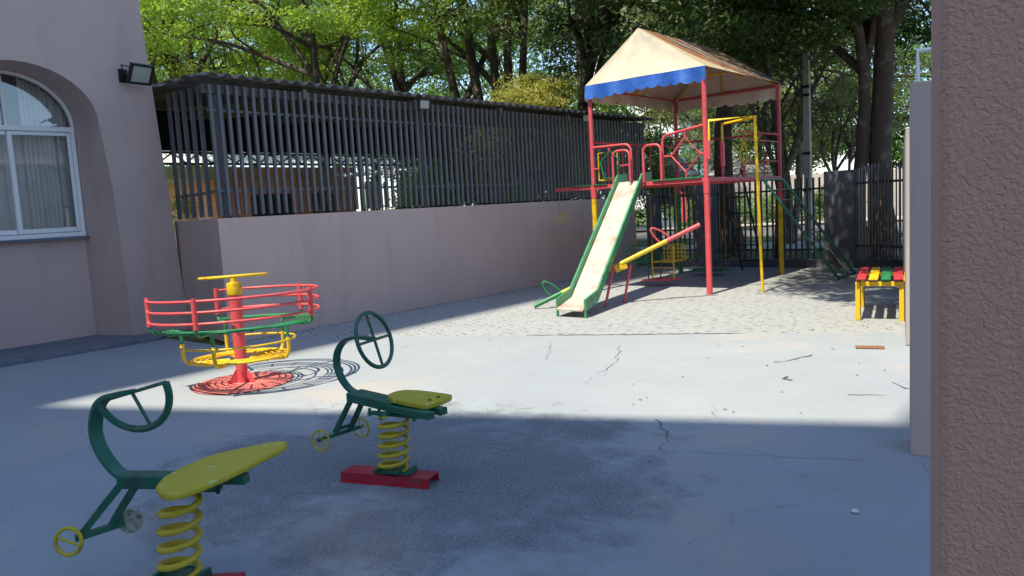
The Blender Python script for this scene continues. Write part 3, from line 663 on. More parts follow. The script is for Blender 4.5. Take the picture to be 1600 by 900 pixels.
def rider_near():
    t = thing('spring_rider', 'near spring rider with half round steering bar and long skewed yellow seat board', 'spring rider', (-3.25, 1.5, 0), 'spring riders')
    m = MB(); channel(m, (-3.33, 1.25, 0), (-2.91, 1.60, 0), .13, .055); m.build('base_channel', M['darkred'], t)
    m = MB(); Mz = Matrix.Translation((-3.135, 1.455, -.010)) @ Matrix.Rotation(math.radians(27), 4, 'Z')
    m.box((-.12, -.05, .068), (.12, .05, .078), Mz); m.box((-.05, -.075, .079), (.05, .075, .088), Mz)
    for sx in (-1, 1): m.bar(Mz @ Vector((sx*.10, -.06, .083)), Mz @ Vector((sx*.10, .06, .083)), .02, .02)
    m.build('spring_clamp', M['dkgreen'], t)
    m = MB(); m.tube(spring_pts((-3.15, 1.46), .078, .07, .405, 4.6, (-.005, .04)), .0145, 10); m.build('spring', M['yellow'] if False else M['lime2'], t, smooth=60)
    d = Vector((.5, .29, 0)).normalized()
    a = Vector((-3.50, 1.415, .435))
    m = MB(); m.bar(a, a+d*.36, .085, .058); s = Vector((-d.y, d.x, 0))
    m.bar(a+d*.30+s*.035+Vector((0, 0, -.006)), a+d*.58+s*.035+Vector((0, 0, -.006)), .05, .042); m.bar(a+d*.30-s*.05+Vector((0, 0, -.008)), a+d*.50-s*.05+Vector((0, 0, -.008)), .05, .04)
    m.build('beam', M['dkgreen'], t, bevel=.004)
    out = [(-3.13, 1.39), (-3.05, 1.365), (-2.98, 1.37), (-2.955, 1.42), (-2.96, 1.50), (-2.985, 1.62), (-3.02, 1.73), (-3.06, 1.83), (-3.105, 1.97), (-3.145, 2.03), (-3.19, 2.045), (-3.225, 2.02), (-3.25, 1.95), (-3.285, 1.85), (-3.31, 1.76), (-3.30, 1.66), (-3.265, 1.56), (-3.21, 1.46)]
    c = Vector((-3.12, 1.6, 0))
    m = MB(); m.prism([(x+.02, y-.008) for x, y in out], .462, .494); m.build('seat', M['seat_yellow'], t, bevel=.010, smooth=35)
    for p in ((-3.09, 1.70), (-3.16, 1.52), (-3.02, 1.60)): MB().tube([(p[0], p[1], .405), (p[0], p[1], .461)], .008, 6).build('bolt', M['black'], t)
    pts = [(-3.47, 1.43, .44), (-3.56, 1.415, .47), (-3.64, 1.40, .54), (-3.68, 1.395, .62), (-3.67, 1.40, .70), (-3.61, 1.40, .77), (-3.52, 1.405, .815), (-3.41, 1.41, .838), (-3.345, 1.42, .85)]
    m = MB(); flat(m, smooth_path(pts, 6), .058, .02, (-.1, 1, 0)); m.build('neck', M['dkgreen'], t, smooth=50)
    # half wheel: ends A,B, arc below
    A = Vector((-3.585, 1.385, .785)); B = Vector((-3.125, 1.475, .905)); c = (A+B)/2; X = (B-A)/2; Lx = X.length
    dn = Vector((.08, .05, -.165)); dn = dn-X*(dn.dot(X)/X.dot(X)); dn = dn.normalized()*.17
    # superelliptic D
    P = [A + (B-A)*0 + Vector((0, 0, 0))]
    P = [c - X*math.cos(PI*i/24) + dn*math.sin(PI*i/24)*1.0 for i in range(25)]
    m = MB(); m.tube(P, .0155, 10); m.tube([A, B], .008, 8); m.tube([c+X*.03, c+X*.12+dn*.97], .008, 8)
    m.build('steering_bar', M['dkgreen'], t, smooth=60)
    m = MB(); m.bar((-3.485, 1.405, .425), (-3.585, 1.34, .30), .02, .03); m.bar((-3.585, 1.34, .30), (-3.625, 1.26, .20), .02, .03)
    m.bar((-3.43, 1.45, .425), (-3.53, 1.41, .30), .02, .03); m.bar((-3.53, 1.41, .30), (-3.58, 1.38, .22), .02, .03)
    m.bar((-3.63, 1.24, .195), (-3.57, 1.43, .215), .022, .03); m.build('footrest', M['dkgreen'], t, bevel=.002)
    m = MB(); spoked((-3.635, 1.215, .19), (.6, -.8, .1), .060, .009, 2, m, 1.2); m.build('wheel', M['lime'], t, smooth=50)
    m = MB(); spoked((-3.57, 1.455, .215), (.75, -.65, .1), .050, .008, 6, m, .3)
    m.tube([(-3.57-.005, 1.455+.0045, .215), (-3.57+.005, 1.455-.0045, .215)], .046, 16); o = m.build('wheel', M['whitewheel'], t, smooth=50); o['label'] = 'faded grey white wheel'
M['lime2'] = paint('spring_yellow_paint', (.55, .42, .03), (.36, .27, .05), .42)
rider_near()

# ------------------------------------------------------------------ carousel
def carousel():
    cx, cy = -6.68, 3.90
    t = thing('merry_go_round', 'small merry go round with red rail ring, green seat ring and yellow wheel on top', 'merry go round', (cx, cy, 0))
    C = Vector((cx, cy, 0))
    def tilt(m):
        d_ = Vector((-cx, -cy, 0)).normalized(); m.v = [(v[0], v[1], v[2]+.028*((v[0]-cx)*d_.x+(v[1]-cy)*d_.y)) for v in m.v]; return m
    def ring(r, z, a0=0, a1=2*PI, n=48): return [C+Vector((r*math.cos(a0+(a1-a0)*i/n), r*math.sin(a0+(a1-a0)*i/n), z)) for i in range(n+1)]
    m = MB(); m.lathe([(0, .004), (.455, .004), (.46, .010), (.445, .016), (0, .016)], C, 48)
    m.build('ground_plate', M['platered'], t, smooth=30)
    m = MB(); m.lathe([(.052, .016), (.056, .3), (.060, .87), (0, .87)], C, 20)
    for k in range(3):
        a = k*2*PI/3+.3; p = C+Vector((math.cos(a), math.sin(a), 0))*.05; q = C+Vector((math.cos(a), math.sin(a), 0))*.15
        m.add([p+Vector((0, 0, .018)), q+Vector((0, 0, .018)), p+Vector((0, 0, .16)), p+Vector((-.006*math.sin(a), .006*math.cos(a), .018)), q+Vector((-.006*math.sin(a), .006*math.cos(a), .018)), p+Vector((-.006*math.sin(a), .006*math.cos(a), .16))], [(0, 1, 2), (5, 4, 3), (0, 3, 4, 1), (1, 4, 5, 2), (2, 5, 3, 0)])
    m.build('column', M['carred'], t, smooth=40)
    m = MB(); m.lathe([(.066, .0), (.070, .02), (.070, .10), (.064, .115), (.03, .12), (.028, .16), (0, .16)], C+Vector((0, 0, .862)), 20)
    m.build('hub_cap', M['yellow'], t, smooth=40)
    m = MB(); tc_ = Vector((-cx, -cy, 0)).normalized(); tl = lambda p: p+Vector((0, 0, .062*(p-C).dot(tc_)))
    m.tube([tl(p) for p in ring(.30, 1.035)[:-1]], .014, 10, closed=True)
    for k in range(3): a = k*2*PI/3; m.tube([C+Vector((0, 0, 1.03)), tl(C+Vector((.3*math.cos(a), .3*math.sin(a), 1.035)))], .012, 8)
    m.build('hand_wheel', M['yellow'], t, smooth=50)
    # back rail ring, gap at the rear left
    ar = math.radians(59.5)
    a0 = ar+math.radians(100); a1 = ar+math.radians(100+322-6)
    a_start = ar-PI-.06; # left-most post
    a_gap = ar+math.radians(104)
    m = MB()
    for z in (.675, .775, .872): m.tube(ring(.765, z, a_start, a_gap, 60), .013, 8)
    tilt(m).build('rails', M['carred'], t, smooth=60)
    span = a_gap-a_start
    for f_ in (0, .235, .53, .76, 1.0):
        a = a_start+span*f_; e = Vector((math.cos(a), math.sin(a), 0))
        m = MB(); m.tube([C+e*.768+Vector((0, 0, .625)), C+e*.768+Vector((0, 0, .895))], .024, 8); tilt(m).build('rail_post', M['carred'], t, smooth=60)
        m = MB(); P = smooth_path([C+e*.768+Vector((0, 0, .62)), C+e*.762+Vector((0, 0, .59)), C+e*.71+Vector((0, 0, .562)), C+e*.56+Vector((0, 0, .562)), C+e*.515+Vector((0, 0, .54)), C+e*.505+Vector((0, 0, .43))], 5)
        m.tube(P, .016, 8); tilt(m).build('seat_bracket', M['green'], t, smooth=60)
        m = MB(); P = smooth_path([C+e*.505+Vector((0, 0, .435)), C+e*.505+Vector((0, 0, .32)), C+e*.48+Vector((0, 0, .262)), C+e*.42+Vector((0, 0, .240)), C+e*.10+Vector((0, 0, .240))], 5)
        m.tube(P, .018, 8); tilt(m).build('drop_bar', M['yellow'], t, smooth=60)
    m = MB()
    for r in (.715, .68, .645, .61, .57): m.tube(ring(r, .582, a_start, a_gap, 60), .009, 6)
    for k in range(15):
        a = a_start+span*k/14; e = Vector((math.cos(a), math.sin(a), 0)); m.bar(C+e*.56+Vector((0, 0, .570)), C+e*.73+Vector((0, 0, .570)), .02, .01)
    tilt(m).build('seat_ring', M['green'], t, smooth=60)
    m = MB(); m.tube(ring(.52, .41, a_start, a_gap-.2, 60), .010, 8); tilt(m).build('knee_rail', M['yellow'], t, smooth=60)
    m = MB()
    for r in (.45, .41, .36, .30, .24): m.tube(ring(r, .262)[:-1], .009, 6, closed=True)
    for k in range(20): a = 2*PI*k/20; e = Vector((math.cos(a), math.sin(a), 0)); m.bar(C+e*.26+Vector((0, 0, .251)), C+e*.46+Vector((0, 0, .251)), .018, .008)
    tilt(m).build('foot_platform', M['yellow'], t, smooth=60)
M['platered'] = paint('faded_plate_red', (.58, .16, .15), (.50, .24, .21), .6)
M['carred'] = paint('merry_go_round_red', (.66, .085, .10), (.56, .14, .13))
carousel()

# ------------------------------------------------------------------ play tower
XL, XR, YF, YB, PZ, EZ = -7.36, -5.28, 11.17, 14.25, 1.80, 3.50
t = thing('play_tower', 'play tower with cream canvas gable roof, red platform and white slide with green sides', 'playground tower', ((XL+XR)/2, (YF+YB)/2, 0))
def part(name, mb, m, par=None, label=None, **k):
    o = mb.build(name, M[m], par or t, **k)
    if label: o['label'] = label
    return o
for (x, y, lowm) in ((XL, YF, 'yellow'), (XR, YF, 'red'), (XL, YB, 'green'), (XR, YB, 'yellow')):
    zc = 1.62 if lowm != 'red' else 1.6
    if lowm == 'yellow' and y == YB: zc = 1.35
    part('lower_post', MB().tube([(x, y, 0), (x, y, zc)], .047, 12), lowm, smooth=50)
    part('upper_post', MB().tube([(x, y, zc), (x, y, EZ)], .036, 12), 'red', smooth=50)
    part('coupling', MB().tube([(x, y, zc-.02), (x, y, zc+.20)], .052, 12), 'red', smooth=50)
# platform
m = MB(); m.box((XL-.80, YF-.03, PZ-.045), (XR+.02, YF+.04, PZ+.02)); m.box((XL+.0, YB-.04, PZ-.045), (XR+.02, YB+.03, PZ+.02))
m.box((XR-.03, YF+.042, PZ-.045), (XR+.04, YB-.042, PZ+.025)); m.box((XL-.03, YF+.042, PZ-.045), (XL+.03, YB-.042, PZ+.02))
for yy in (12.1, 13.1): m.box((XL+.032, yy, PZ-.06), (XR-.032, yy+.05, PZ-.002))
m.box((XL-.80, YB-.9, PZ-.045), (XL-.04, YB-.84, PZ+.01))
part('platform_frame', m, 'red', bevel=.006)
part('platform_deck', MB().box((XL+.035, YF+.045, PZ), (XR-.035, YB-.045, PZ+.018)), 'darkred')
part('deck_edge', MB().box((XL-.45, YF-.052, PZ+.022), (XL+.3, YF+.03, PZ+.035)), 'green')
part('deck_edge', MB().box((XL+1.16, YF-.055, PZ+.022), (XR-.06, YF+.03, PZ+.045)), 'green')
# roof canvas
RX = (XL+XR)/2-.05; RZ = 4.27; o_ = .05
def canvas_sheet(a, b, c, d, nu, nv, sag, th=.004):
    """grid a-b (bottom edge) to d-c (top edge) with sag below"""
    a, b, c, d = map(Vector, (a, b, c, d)); n = (b-a).cross(d-a).normalized(); vs = []; fs = []
    for s_ in (0, 1):
        for j in range(nv+1):
            for i in range(nu+1):
                u = i/nu; v = j/nv; p = (a.lerp(b, u)).lerp(d.lerp(c, u), v)
                vs.append(p - n*(sag*math.sin(PI*u)*math.sin(PI*v)*(1+.25*math.sin(9*u))) - n*th*s_)
    K = (nu+1)*(nv+1)
    for j in range(nv):
        for i in range(nu):
            q = j*(nu+1)+i; fs.append((q, q+1, q+nu+2, q+nu+1)); fs.append((K+q, K+q+nu+1, K+q+nu+2, K+q+1))
    return vs, fs
m = MB(); m.add(*canvas_sheet((XR+o_, YF-o_, EZ), (XR+o_, YB+o_, EZ), (RX, YB-.05, RZ), (RX, YF-.02, RZ), 16, 12, .05)); part('canvas_slope', m, 'stripes', smooth=60, label='canvas slope with faded orange and blue stripes')
m = MB(); m.add(*canvas_sheet((XL-o_, YB+o_, EZ), (XL-o_, YF-o_, EZ), (RX, YF-.02, RZ), (RX, YB-.05, RZ), 16, 12, .05)); part('canvas_slope', m, 'canvas', smooth=60)
def gable(yy, yt, nm):
    vs = []; fs = []; nu, nv = 18, 10
    for s_ in (0, 1):
        for j in range(nv+1):
            v = j/nv
            for i in range(nu+1):
                u = i/nu; xa = (XL-o_)+(RX-(XL-o_))*v; xb = (XR+o_)+(RX-(XR+o_))*v
                off = .022*math.sin(PI*u)*math.sin(PI*v)*(1+.5*math.sin(11*u+2*v))+.005*math.sin(17*u)*(1-v)
                vs.append((xa+(xb-xa)*u, yy+(yt-yy)*v+nm*(off+.004*s_), EZ+(RZ-EZ)*v-.006*math.sin(PI*u*3)*(1-v)))
    K = (nu+1)*(nv+1)
    for j in range(nv):
        for i in range(nu):
            q = j*(nu+1)+i; f = (q, q+1, q+nu+2, q+nu+1); g_ = tuple(K+k for k in f[::-1])
            if nm < 0: f = f[::-1]; g_ = g_[::-1]
            fs += [f, g_]
    return MB().add(vs, fs)
for yy, yt, nm in ((YF-o_, YF-.02, 1), (YB+o_, YB-.05, -1)): part('canvas_gable', gable(yy, yt, nm), 'canvas', smooth=60)
def valance(a, b, drop, nsc, seed):
    a = Vector(a); b = Vector(b); d = (b-a); nrm = Vector((d.y, -d.x, 0)).normalized(); N = nsc*10; rnd = random.Random(seed); vs = []; fs = []; K = 5
    ph = rnd.uniform(0, 6)
    for i in range(N+1):
        u = i/N; sc = abs(math.sin(PI*u*nsc))**.6; dr = drop*(.80+.20*sc)*(1+.07*math.sin(7*u+ph))
        for j in range(K):
            v = j/(K-1); off = v*(.025*math.sin(u*nsc*2.2+ph)+.018*math.sin(u*31+ph))+.004
            vs.append(a+d*u+nrm*off-Vector((0, 0, dr*v)))
        if i:
            for j in range(K-1):
                q = i*K+j; fs.append((q-K, q-K+1, q+1, q))
    o = len(vs); vs += [v - nrm*.003 for v in vs]; fs += [tuple(i+o for i in f[::-1]) for f in fs]
    return vs, fs
part('valance', MB().add(*valance((XL-o_, YF-o_, EZ), (XR+o_, YF-o_, EZ), .225, 11, 1)), 'blue', smooth=60, label='blue scalloped canvas valance')
part('valance', MB().add(*valance((XR+o_-.02, YB+o_, EZ-.02), (XL-o_, YB+o_, EZ-.02), .26, 10, 2)), 'canvas', smooth=60)
part('valance', MB().add(*valance((XL-o_, YB+o_, EZ-.02), (XL-o_, YF-o_+.02, EZ-.02), .24, 14, 3)), 'canvas', smooth=60)
m = MB(); m.tube([(XL, YF, EZ-.04), (XR, YF, EZ-.04)], .02); m.tube([(XL, YB, EZ-.04), (XR, YB, EZ-.04)], .026); m.tube([(XL, YF, EZ-.04), (XL, YB, EZ-.04)], .02)
part('eave_bar', m, 'red', smooth=50)
m = MB(); m.tube([(RX, YF, RZ-.07), (RX, YB, RZ-.07)], .018)
for yy in (YF+.02, (YF+YB)/2, YB-.02): m.tube([(XL, yy, EZ-.04), (RX, yy, RZ-.08), (XR, yy, EZ-.04)], .018)
m.tube([(XR, YF, EZ-.06), (XL, YB, EZ-.06)], .018); m.tube([(RX, YB, RZ-.1), (RX, YB, EZ-.05)], .02); m.tube([(XR-.3, YF+1.5, EZ+.1), (XL+.1, YF+1.5, EZ+.1)], .02)
part('roof_frame', m, 'yellow', smooth=50)
# front guard panels
def hoop(m, x0, x1, z0, z1, y, rd, r=.02, open0=False):
    P = []
    P += [(x0, y, z0)] if not open0 else []
    if not open0: P += [(x0, y, z1-rd)] + [tuple(p) for p in arc((x0+rd, y, z1-rd), rd, PI, PI/2, 6, (1, 0, 0), (0, 0, 1))]
    else: P += [(x0, y, z1)]
    P += [tuple(p) for p in arc((x1-rd, y, z1-rd), rd, PI/2, 0, 6, (1, 0, 0), (0, 0, 1))] + [(x1, y, z0)]
    m.tube(P, r, 8)
m = MB(); hoop(m, XL, -6.60, PZ+.02, 2.46, YF+.0, .12, .021, True); hoop(m, -6.90, -6.58, PZ+.02, 2.36, YF-.09, .10, .019); 
part('guard_rail', m, 'red', smooth=50)
m = MB(); cxp, czp = -7.02, 2.13
P = [(cxp+.21*math.sin(2*PI*k/5)*.95, YF+.01, czp+.25*math.cos(2*PI*k/5)) for k in range(5)]; m.tube(P+[P[0], P[1]], .012, 6); part('pentagon', m, 'green', smooth=40)
m = MB(); m.tube([(cxp-.24, YF+.03, 1.90), (cxp-.24, YF+.03, 2.36), (cxp+.14, YF+.03, 2.36), (cxp+.14, YF+.03, 1.90), (cxp-.24, YF+.03, 1.90)], .012, 6); part('square_bar', m, 'yellow', smooth=40)
m = MB(); m.tube([(XL, YF, 2.1), (cxp-.22, YF+.01, 2.1)], .013, 6); m.tube([(cxp+.2, YF+.01, 2.12), (-6.62, YF, 2.12)], .013, 6); m.tube([(cxp, YF, 2.38), (cxp, YF, 2.46)], .013, 6); part('tie_bar', m, 'red')
m = MB(); hoop(m, -6.34, -6.02, PZ+.02, 2.40, YF-.06, .10, .021)
P = [(-6.02, YF, PZ+.02), (-6.02, YF, 2.42)] + [tuple(p) for p in arc((-5.90, YF, 2.42), .12, PI, PI/2, 6, (1, 0, 0), (0, 0, 1))]+[(XR, YF, 2.63)]; m.tube(P, .021, 8)
part('guard_rail', m, 'red', smooth=50)
m = MB(); dx_, dz_, dw, dh = -5.62, 2.20, .25, .27
P = [(dx_-dw, YF, dz_), (dx_, YF, dz_+dh), (dx_+dw, YF, dz_), (dx_, YF, dz_-dh)]; m.tube(P+[P[0], P[1]], .017, 6)
m.tube([(-6.02, YF, dz_), (dx_-dw, YF, dz_)], .015, 6); m.tube([(dx_+dw, YF, dz_), (XR, YF, dz_)], .015, 6); m.tube([(dx_, YF, dz_+dh), (dx_, YF, 2.57)], .015, 6); m.tube([(dx_, YF, dz_-dh), (dx_, YF, PZ+.02)], .015, 6)
part('diamond', m, 'red', smooth=40)
# rear and side guards
m = MB()
m.tube([(XL, YB, 2.62), (XR, YB, 2.62)], .018); m.tube([(XL, YF, 2.55), (XL, YB, 2.55)], .018)
for yy in np.arange(YF+.5, YB, .5): m.tube([(XL, yy, PZ), (XL, yy, 2.55)], .012, 6)
m.tube([(XR, 12.45, 2.58), (XR, YB, 2.58)], .016); m.tube([(XR, 12.6, 2.45), (XR, YB, 2.45)], .010, 6); m.tube([(XR, 13.5, 2.1), (XR, YB, 2.1)], .010, 6); m.tube([(XR, 13.5, PZ), (XR, 13.5, 2.45)], .012, 6)
m.tube([(XL, YB, 2.2), (XL+.6, YB, 2.2)], .012, 6); m.tube([(-6.0, YB, 2.1), (XR, YB, 2.1)], .012, 6)
m.tube([(XR, 11.78, PZ), (XR, 11.78, 2.38)], .018); m.tube([(XR, 12.62, 2.0), (XR, 12.62, PZ)], .03); m.tube([(XR, 12.62, 2.42), (XR, 12.62, 2.58)], .012)
part('side_guard', m, 'red', smooth=40)
m = MB(); m.bar((XR, 11.78, 2.0), (XR, 11.78, 2.38), .05, .05); part('pole_socket', m, 'red')
m = MB(); m.bar((XR+.05, YF, 2.1), (XR+.05, YF, 2.38), .05, .05); part('pole_socket', m, 'red')
m = MB(); P = [(XR, 12.62, 2.42), (XR, 12.78, 2.21), (XR, 12.62, 2.0), (XR, 12.46, 2.21)]; m.tube(P+[P[0], P[1]], .016, 6); part('diamond', m, 'yellow', smooth=40, label='yellow diamond in the side guard')
m = MB(); m.tube([tuple(p) for p in arc((XR-.9, YB-.02, 2.20), .20, 0, 2*PI, 24, (1, 0, 0), (0, 0, 1), .36)], .014, 6); m.tube([(XR-1.6, YB-.02, PZ), (XR-1.6, YB-.02, 2.6)], .014); part('oval_hoop', m, 'dkgreen', smooth=40)
# fire pole
m = MB(); top = (-4.66, 11.58, 2.71); m.tube([(-4.60, 11.60, 0), top, (XR+.05, YF+.02, 2.68), (XR+.05, YF+.02, 2.38)], .024, 10); m.tube([(-4.68, 11.60, 2.69), (XR, 11.78, 2.66), (XR, 11.78, 2.38)], .022, 10)
part('fire_pole', m, 'yellow', smooth=50)
# slide
def lerp(a, b, s): return tuple(a[i]+(b[i]-a[i])*s for i in range(3))
top_c, kink_c, foot_c = (-6.64, 11.16, 1.84), (-6.125, 8.92, .215), (-6.03, 8.46, .135)
hw = .215
sd = Vector((1, 0, 0)); vs = []; fs = []
row = [( -6.66, 11.50, 1.86), top_c] + [lerp(top_c, kink_c, k/8) for k in range(1, 8)] + [kink_c, foot_c, (foot_c[0]+.002, foot_c[1]-.035, foot_c[2]-.03)]
for i, c in enumerate(row):
    for dz in (0, -.012): vs += [(c[0]-hw, c[1], c[2]+dz), (c[0]+hw, c[1], c[2]+dz)]
    if i: o = 4*i; p = o-4; fs += [(p, p+1, o+1, o), (p+2, o+2, o+3, p+3), (p, o, o+2, p+2), (p+1, p+3, o+3, o+1)]
fs += [(0, 2, 3, 1)]
sb = part('slide', MB().add(vs, fs), 'slide_bed')
for k in (-1, 1):
    m = MB(); vs = []; fs = []
    for i, c in enumerate(row[:-1]):
        up = .115 if i > 1 else .13
        x0 = c[0]+k*(hw+.002); x1 = c[0]+k*(hw+.030); dn = .045
        vs += [(x0, c[1], c[2]-dn), (x1, c[1], c[2]-dn), (x1+k*.004, c[1], c[2]+up), (x0, c[1], c[2]+up)]
        if i:
            o = 4*i; p = o-4
            for j in range(4): fs.append((p+j, p+(j+1) % 4, o+(j+1) % 4, o+j) if k > 0 else (p+j, o+j, o+(j+1) % 4, p+(j+1) % 4))
    fs += [(0, 1, 2, 3), tuple(4*(len(row)-2)+j for j in range(4))]
    m.add(vs, fs); x = foot_c[0]+k*(hw+.018); m.bar((x, foot_c[1]+.01, 0), (x, foot_c[1]+.01, foot_c[2]-.05), .028, .028)
    m.build('side_rail', M['slidegreen'] if 'slidegreen' in M else M['green'], sb)
# rear ladder (dark) and side climbing frame (green)
m = MB()
for x0, x1 in ((-6.50, -6.36), (-6.06, -5.92)): m.tube([(x0, 14.35, 2.0), (x1, 15.0, 0)], .02, 8)
for k in range(6): s_ = .1+k*.16; a = lerp((-6.50, 14.35, 2.0), (-6.36, 15.0, 0), s_); b = lerp((-6.06, 14.35, 2.0), (-5.92, 15.0, 0), s_); m.tube([a, b], .014, 6)
part('rear_ladder', m, 'blackgreen', smooth=50)
m = MB(); a0, a1 = (XR+.06, 13.30, 1.76), (-4.02, 13.50, .0); b0, b1 = (XR+.06, 14.22, 1.76), (-4.04, 14.50, .0)
m.tube([a0, a1], .024, 8); m.tube([b0, b1], .024, 8); m.tube([a0, b0], .02, 8); m.tube([(a1[0]-.02, a1[1], .03), (b1[0]-.02, b1[1], .03)], .024, 8)
part('climbing_frame', m, 'dkgreen', smooth=50)
m = MB(); 
for k in range(1, 9):
    s_ = k/9.5; m.tube([lerp(a0, a1, s_), lerp(b0, b1, s_)], .010, 6)
for k in (.35, .65): m.tube([lerp(lerp(a0, a1, .55), lerp(b0, b1, .55), k), lerp(lerp(a0, a1, .98), lerp(b0, b1, .98), k)], .013, 6)
part('climbing_rungs', m, 'beam', smooth=50)
# things hanging under the platform
t2 = thing('trapeze_ring', 'yellow triangular trapeze ring hanging from the red beam end', 'gym ring', (-8.10, YF, 1.2))
MB().tube([(-8.10, YF, PZ-.05), (-8.10, YF, 1.37)], .006, 6).build('rope', M['chain'], t2)
P = [(-8.10, YF, 1.37), (-7.99, YF+.02, 1.21), (-8.21, YF-.02, 1.21)]; MB().tube(P+[P[0], P[1]], .016, 6).build('triangle', M['yellow'], t2)
t2 = thing('glider_swing', 'hanging face to face swing with green and yellow lattice seats and red footboard', 'swing', (-6.7, 12.4, .1))
m = MB()
for x, y in ((-7.25, 12.3), (-6.92, 12.3), (-6.72, 12.9), (-6.42, 12.3)): m.tube([(x, y, PZ-.05), (x+.03, y, .62)], .009, 6)
m.build('rope', M['chain'], t2)
def lattice(m, o, U, V, nu, nv, r=.008):
    o = Vector(o); U = Vector(U); V = Vector(V)
    for i in range(nu+1): m.tube([o+U*i/nu, o+U*i/nu+V], r, 5)
    for j in range(nv+1): m.tube([o+V*j/nv, o+V*j/nv+U], r, 5)
m = MB(); lattice(m, (-7.32, 12.1, .42), (.40, 0, 0), (0, .5, 0), 5, 5); lattice(m, (-7.32, 12.1, .42), (0, .5, 0), (-.06, 0, .28), 5, 3); lattice(m, (-7.32, 12.6, .40), (.42, 0, 0), (0, 0, .16), 6, 2); m.build('seat', M['green'], t2, smooth=50)['label'] = 'green lattice seat'
m = MB(); lattice(m, (-6.80, 12.55, .42), (.42, 0, 0), (0, 0, .28), 6, 4, .010); lattice(m, (-6.80, 12.1, .42), (.42, 0, 0), (0, .45, 0), 5, 4)
for x in (-6.80, -6.38): m.tube([(x, 12.1, .70), (x, 12.1, .13)], .013, 6)
for z in (.22, .32): m.tube([(-6.80, 12.1, z), (-6.38, 12.1, z)], .008, 6)
m.build('seat', M['yellow'], t2, smooth=50)['label'] = 'yellow lattice seat'
m = MB(); P = [(-6.86, 12.05, .12), (-6.86, 12.05, .58), (-6.72, 12.05, .70), (-6.58, 12.05, .56), (-6.62, 12.05, .12)]; m.tube(P, .013, 6); m.build('side_hoop', M['dkgreen'], t2)
MB().prism([(-6.92, 11.9), (-6.42, 12.0), (-6.30, 12.3), (-6.80, 12.25)], .10, .13).build('footboard', M['red'], t2, bevel=.004)
t2 = thing('baby_swing', 'thin green framed swing seat hanging behind the red post', 'swing', (-6.5, 14.0, .1))
m = MB()
for x in (-6.88, -6.22): m.tube([(x, 13.9, PZ-.05), (x, 13.9, .05)], .007, 6)
m.build('rope', M['chain'], t2)
m = MB()
for z in (.10, .38): m.tube([(-6.88, 13.7, z), (-6.22, 13.7, z), (-6.22, 14.05, z), (-6.88, 14.05, z), (-6.88, 13.7, z)], .010, 6)
for x in (-6.88, -6.22):
    for yy in (13.7, 14.05): m.tube([(x, yy, .08), (x, yy, .38)], .009, 6)
m.box((-6.86, 13.72, .112), (-6.24, 14.03, .125)); m.build('seat_frame', M['green'], t2)

# ------------------------------------------------------------------ seesaw
t = thing('seesaw', 'seesaw plank striped green, yellow and red with hoop handles, low end at left', 'seesaw', (-6.2, 9.8, 0))
L0 = Vector((-7.05, 8.95, .04)); 
R1 = Vector((-5.15, 10.62, 1.12))
def sp(s): return L0.lerp(R1, s)
for n_m, s0, s1 in (('green', 0, .17), ('yellow', .17, .80), ('red', .80, 1.0)):
    MB().tube([sp(s0), sp(s1)], .034, 10).build('plank_tube', M[n_m], t, smooth=50)
d = (R1-L0).normalized(); upv = (Vector((0, 0, 1))-d*d.z).normalized()
def handle(s, mname, ht, lean):
    c = sp(s); P = [c-d*.07*1.2] + [c + (upv+d*lean)*ht*math.sin(a)*1.0 + d*(-.085*math.cos(a)) + d*lean*0 for a in [PI*k/14 for k in range(1, 14)]] + [c+d*.085]
    MB().tube(P, .014, 8).build('handle', M[mname], t, smooth=50)
handle(.14, 'green', .27, -.35); handle(.80, 'red', .27, -.45)
m = MB(); pv = sp(.52); m.tube([pv+Vector((.10, .14, -.02)), (-6.10, 9.95, 0)], .02, 8); m.tube([pv-Vector((.06, .08, .02)), (-6.15, 9.50, 0)], .02, 8); m.build('leg', M['red'], t, smooth=50)
m = MB(); m.bar(pv-Vector((.05, .05, .09)), pv+Vector((.07, .07, -.03)), .06, .07); m.tube([pv+Vector((-.05, .07, -.04)), pv+Vector((.06, -.06, -.04))], .03, 10); m.build('pivot', M['yellow'], t)

# ------------------------------------------------------------------ bench
t = thing('park_bench', 'yellow framed bench with red, yellow and green slats against the right wall', 'bench', (-2.5, 10, 0))
bd = Vector((-.2285, 1, 0)).normalized(); bs = Vector((bd.y, -bd.x, 0)); B0 = Vector((-2.60, 9.34, 0))
def bp_(u, v, z): return B0+bs*u+bd*v+Vector((0, 0, z))
W = .50; Ln = 1.35
for u, v in ((.025, .02), (W-.02, .02), (.025, 1.12), (W-.02, 1.12)):
    MB().bar(bp_(u, v, 0), bp_(u, v, .455), .05, .05).build('leg', M['yellow'], t, bevel=.003)
m = MB()
for v in (.02, 1.12): m.bar(bp_(.055, v, .43), bp_(W-.05, v, .43), .04, .05)
for u in (.025, W-.02): m.bar(bp_(u, .05, .43), bp_(u, 1.09, .43), .04, .045)
m.bar(bp_(W+.01, .02, .457), bp_(W+.10, .02, .95), .045, .04); m.bar(bp_(W+.01, 1.12, .457), bp_(W+.10, 1.12, .95), .045, .04); m.build('frame', M['yellow'], t, bevel=.003)
def slat(u, z, mname, tilt=0):
    P = []
    for k in range(31):
        v = -.06+Ln*k/30; P.append(bp_(u, v, z+.012*math.cos(2*PI*k/10)))
    m = MB(); flat(m, P, .098, .022, bs); return m.build('slat', M[mname], t, bevel=.003, smooth=40)
for u, c in ((.055, 'bench_red'), (.185, 'yellow'), (.315, 'green'), (.445, 'bench_red')): slat(u, .480, c)
